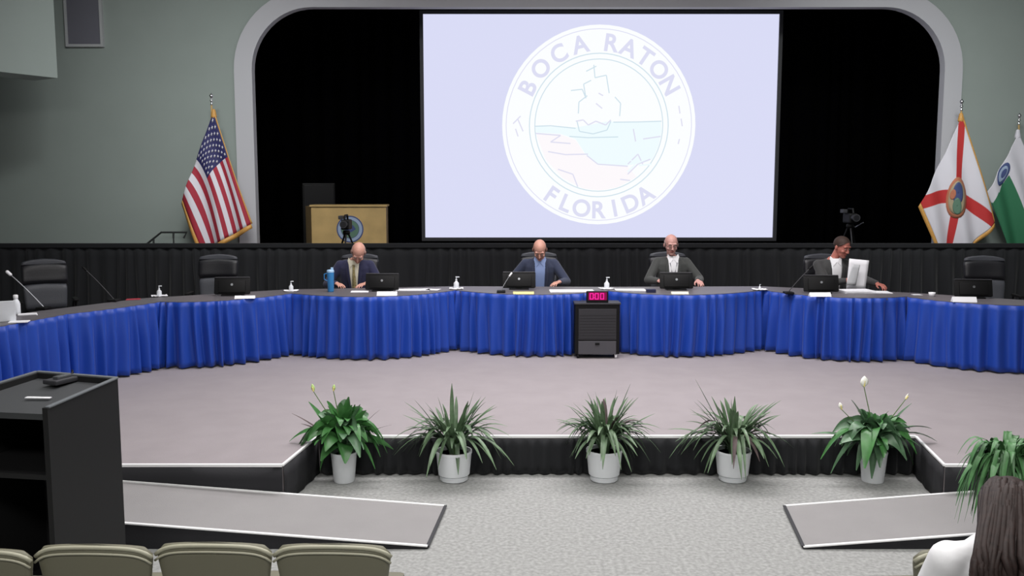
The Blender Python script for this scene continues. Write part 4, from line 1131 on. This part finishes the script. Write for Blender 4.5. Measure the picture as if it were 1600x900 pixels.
def lily(t, seed, h, n, R, lm, flowers, W=.045, top=.34, ex=()):
    rnd = random.Random(seed); m = MB(); y0 = t.location.y
    for i in range(n):
        m.use(rnd.choice([M[lm], M[lm], M['leafa'], M['leafb']]))
        az = 2*PI*i*.381966+rnd.uniform(-.3, .3); q = (i+.5)/n
        r = R*(.98-.72*q)*(.62+.45*rnd.random()); z = h+(-.10+(top+.10)*q**.62)+rnd.uniform(-.04, .04)
        sy = .55 if math.sin(az) > 0 else .85
        tip = V(r*math.cos(az), r*math.sin(az)*sy, z)
        leaf(m, (rnd.uniform(-.03, .03), rnd.uniform(-.03, .03), h-.03), tip, .17*(1.1-q*.8)*(.6+.8*rnd.random()), W*rnd.uniform(.7, 1.2), fold=rnd.uniform(.1, .45), broad=True, n=12, side=rnd.uniform(-.7, .7))
    for px, pyy, lift, dy, wd_ in ex:
        m.use(M['leaftip'] if wd_ < 0 else M[lm]); leaf(m, (0, 0, h-.03), py_(px, pyy, y0+dy)-Vector(t.location), lift, abs(wd_), fold=.3, broad=True, n=12, side=.2)
    m.build('foliage', None, t, smooth=True)
    m = MB()
    for k in range(7): a = k*.9; m.tube([(.03*math.cos(a), .03*math.sin(a), h-.035), (.05*math.cos(a), .04*math.sin(a), h+.10)], [.006, .004], 6)
    m.build('stem', M['stem'], t)
    for px, pyy, L, tilt, wdt, mt in flowers:
        c = py_(px, pyy, y0-.02)-Vector(t.location)
        m = MB(); mid = V(c.x*.35, c.y*.5, (c.z+h)/2); m.tube([V(0, 0, h-.03), mid, c], [.005, .004, .003], 6); s = m.build('flower_stem', M['stem'], t)
        m = MB(); rows = []
        Rf = Matrix.Rotation(tilt, 3, 'Y')
        for i in range(9):
            f = i/8; w_ = wdt*math.sin(PI*min(1, f*.93+.06))**.8
            rows.append([c+Rf@V(w_*math.sin(q*1.15), -w_*.6*math.cos(q*1.15)+.01, L*f) for q in (-1, -.5, 0, .5, 1)])
        m.grid(rows); solid(m.build('flower', mt, t, smooth=True), .002)
        m = MB(); m.capsule(c+Rf@V(0, -.004, L*.1), c+Rf@V(0, -.006, L*.55), .006, .005, 8); m.build('spadix', M['spadix'], t)
t = potted('potted_peace_lily', 'leafy green peace lily in slim white pot, leftmost of the plants', 535, 757, .100, .080, .235, False)
lily(t, 3, .235, 95, .42, 'leafa', [(490, 612, .06, -.2, .016, mat('green_spathe', (190, 220, 140), .5)), (521, 611, .05, .1, .014, mat('green_spathe', (190, 220, 140), .5))], W=.060, top=.38,
     ex=[(456, 646, .04, 0, -.012), (470, 662, .05, 0, -.014), (594, 640, .04, 0, -.010), (612, 664, .05, 0, -.010), (482, 628, .02, 0, .05), (545, 620, .02, -.05, .055), (586, 733, .16, -.1, .035), (452, 690, .14, 0, .04), (500, 735, .16, -.1, .035)])
t = potted('potted_strap_leaf_plant', 'narrow-leaved green plant in banded white pot, second plant from the left', 708, 757, .140, .112, .235)
strap(t, 11, .235, 86, .54, [(706, 599, .0, -.02), (741, 611, .01, 0), (684, 620, .01, 0), (632, 628, .04, 0), (629, 648, .04, 0), (771, 637, .05, 0), (800, 684, .14, 0), (752, 619, .02, 0), (716, 742, .14, -.17), (670, 728, .16, -.1), (610, 690, .16, 0), (615, 712, .16, 0), (790, 715, .15, 0)], wd=.0165)
t = potted('potted_strap_leaf_plant', 'bushy narrow-leaved plant in banded white pot below the black cabinet', 946, 757, .140, .110, .245)
strap(t, 12, .245, 120, .46, [(985, 600, .0, 0), (964, 609, .0, 0), (930, 611, .01, 0), (870, 658, .05, 0), (1033, 670, .12, 0), (1024, 646, .04, 0), (982, 623, .01, 0), (890, 636, .04, 0), (1016, 722, .17, -.05), (890, 715, .14, 0), (868, 655, .06, 0), (1015, 690, .12, 0)], wd=.0165)
t = potted('potted_strap_leaf_plant', 'narrow-leaved plant in banded white pot, immediately left of the white-flowered lily', 1150, 757, .138, .108, .240)
strap(t, 13, .24, 90, .54, [(1086, 592, .0, 0), (1142, 622, .0, 0), (1148, 619, .0, 0), (1084, 627, .03, 0), (1042, 671, .07, 0), (1220, 648, .04, 0), (1212, 627, .05, 0), (1078, 639, .03, 0), (1240, 700, .14, 0), (1100, 740, .17, -.1), (1157, 716, .14, -.16), (1068, 705, .15, 0), (1222, 690, .13, 0), (1055, 690, .12, 0)], wd=.0165)
t = potted('potted_peace_lily', 'peace lily with three white blooms in slim white pot at right', 1370, 757, .102, .082, .235, False)
lily(t, 7, .235, 90, .44, 'leafb', [(1350, 605, .085, .05, .034, M['flower']), (1315, 640, .055, -.25, .018, M['flower']), (1415, 624, .05, .5, .010, M['flower'])], W=.060, top=.31,
     ex=[(1268, 678, .07, 0, .02), (1456, 670, .10, 0, .04), (1425, 630, .05, 0, .03), (1330, 625, .06, 0, .05), (1362, 748, .17, -.15, .04), (1298, 740, .18, 0, .035), (1338, 735, .17, -.1, .04), (1464, 690, .12, 0, .03)])
# sixth plant, on the floor in front of the right ramp
t = potted('potted_arching_plant', 'green plant with long arching leaves directly behind the seated woman', 1578, 893, .13, .10, .24)
rnd = random.Random(31); m = MB(); m.use(M['leafd'])
for i in range(150):
    az = 2*PI*i*.381966+rnd.uniform(-.2, .2); r = rnd.uniform(.12, .30); dz = rnd.uniform(-.02, .46)
    leaf(m, (rnd.uniform(-.03, .03), rnd.uniform(-.03, .03), .2), V(r*math.cos(az), r*math.sin(az)*.8, .24+dz), rnd.uniform(.28, .44)*(1.2-dz), rnd.uniform(.012, .021), n=14)
m.build('foliage', None, t, smooth=True)
m = MB()
for k in range(5): a = k*1.26; m.tube([(.02*math.cos(a), .02*math.sin(a), .2), (.03*math.cos(a), .03*math.sin(a), .38)], [.012, .007], 8)
m.build('stem', M['stem'], t)
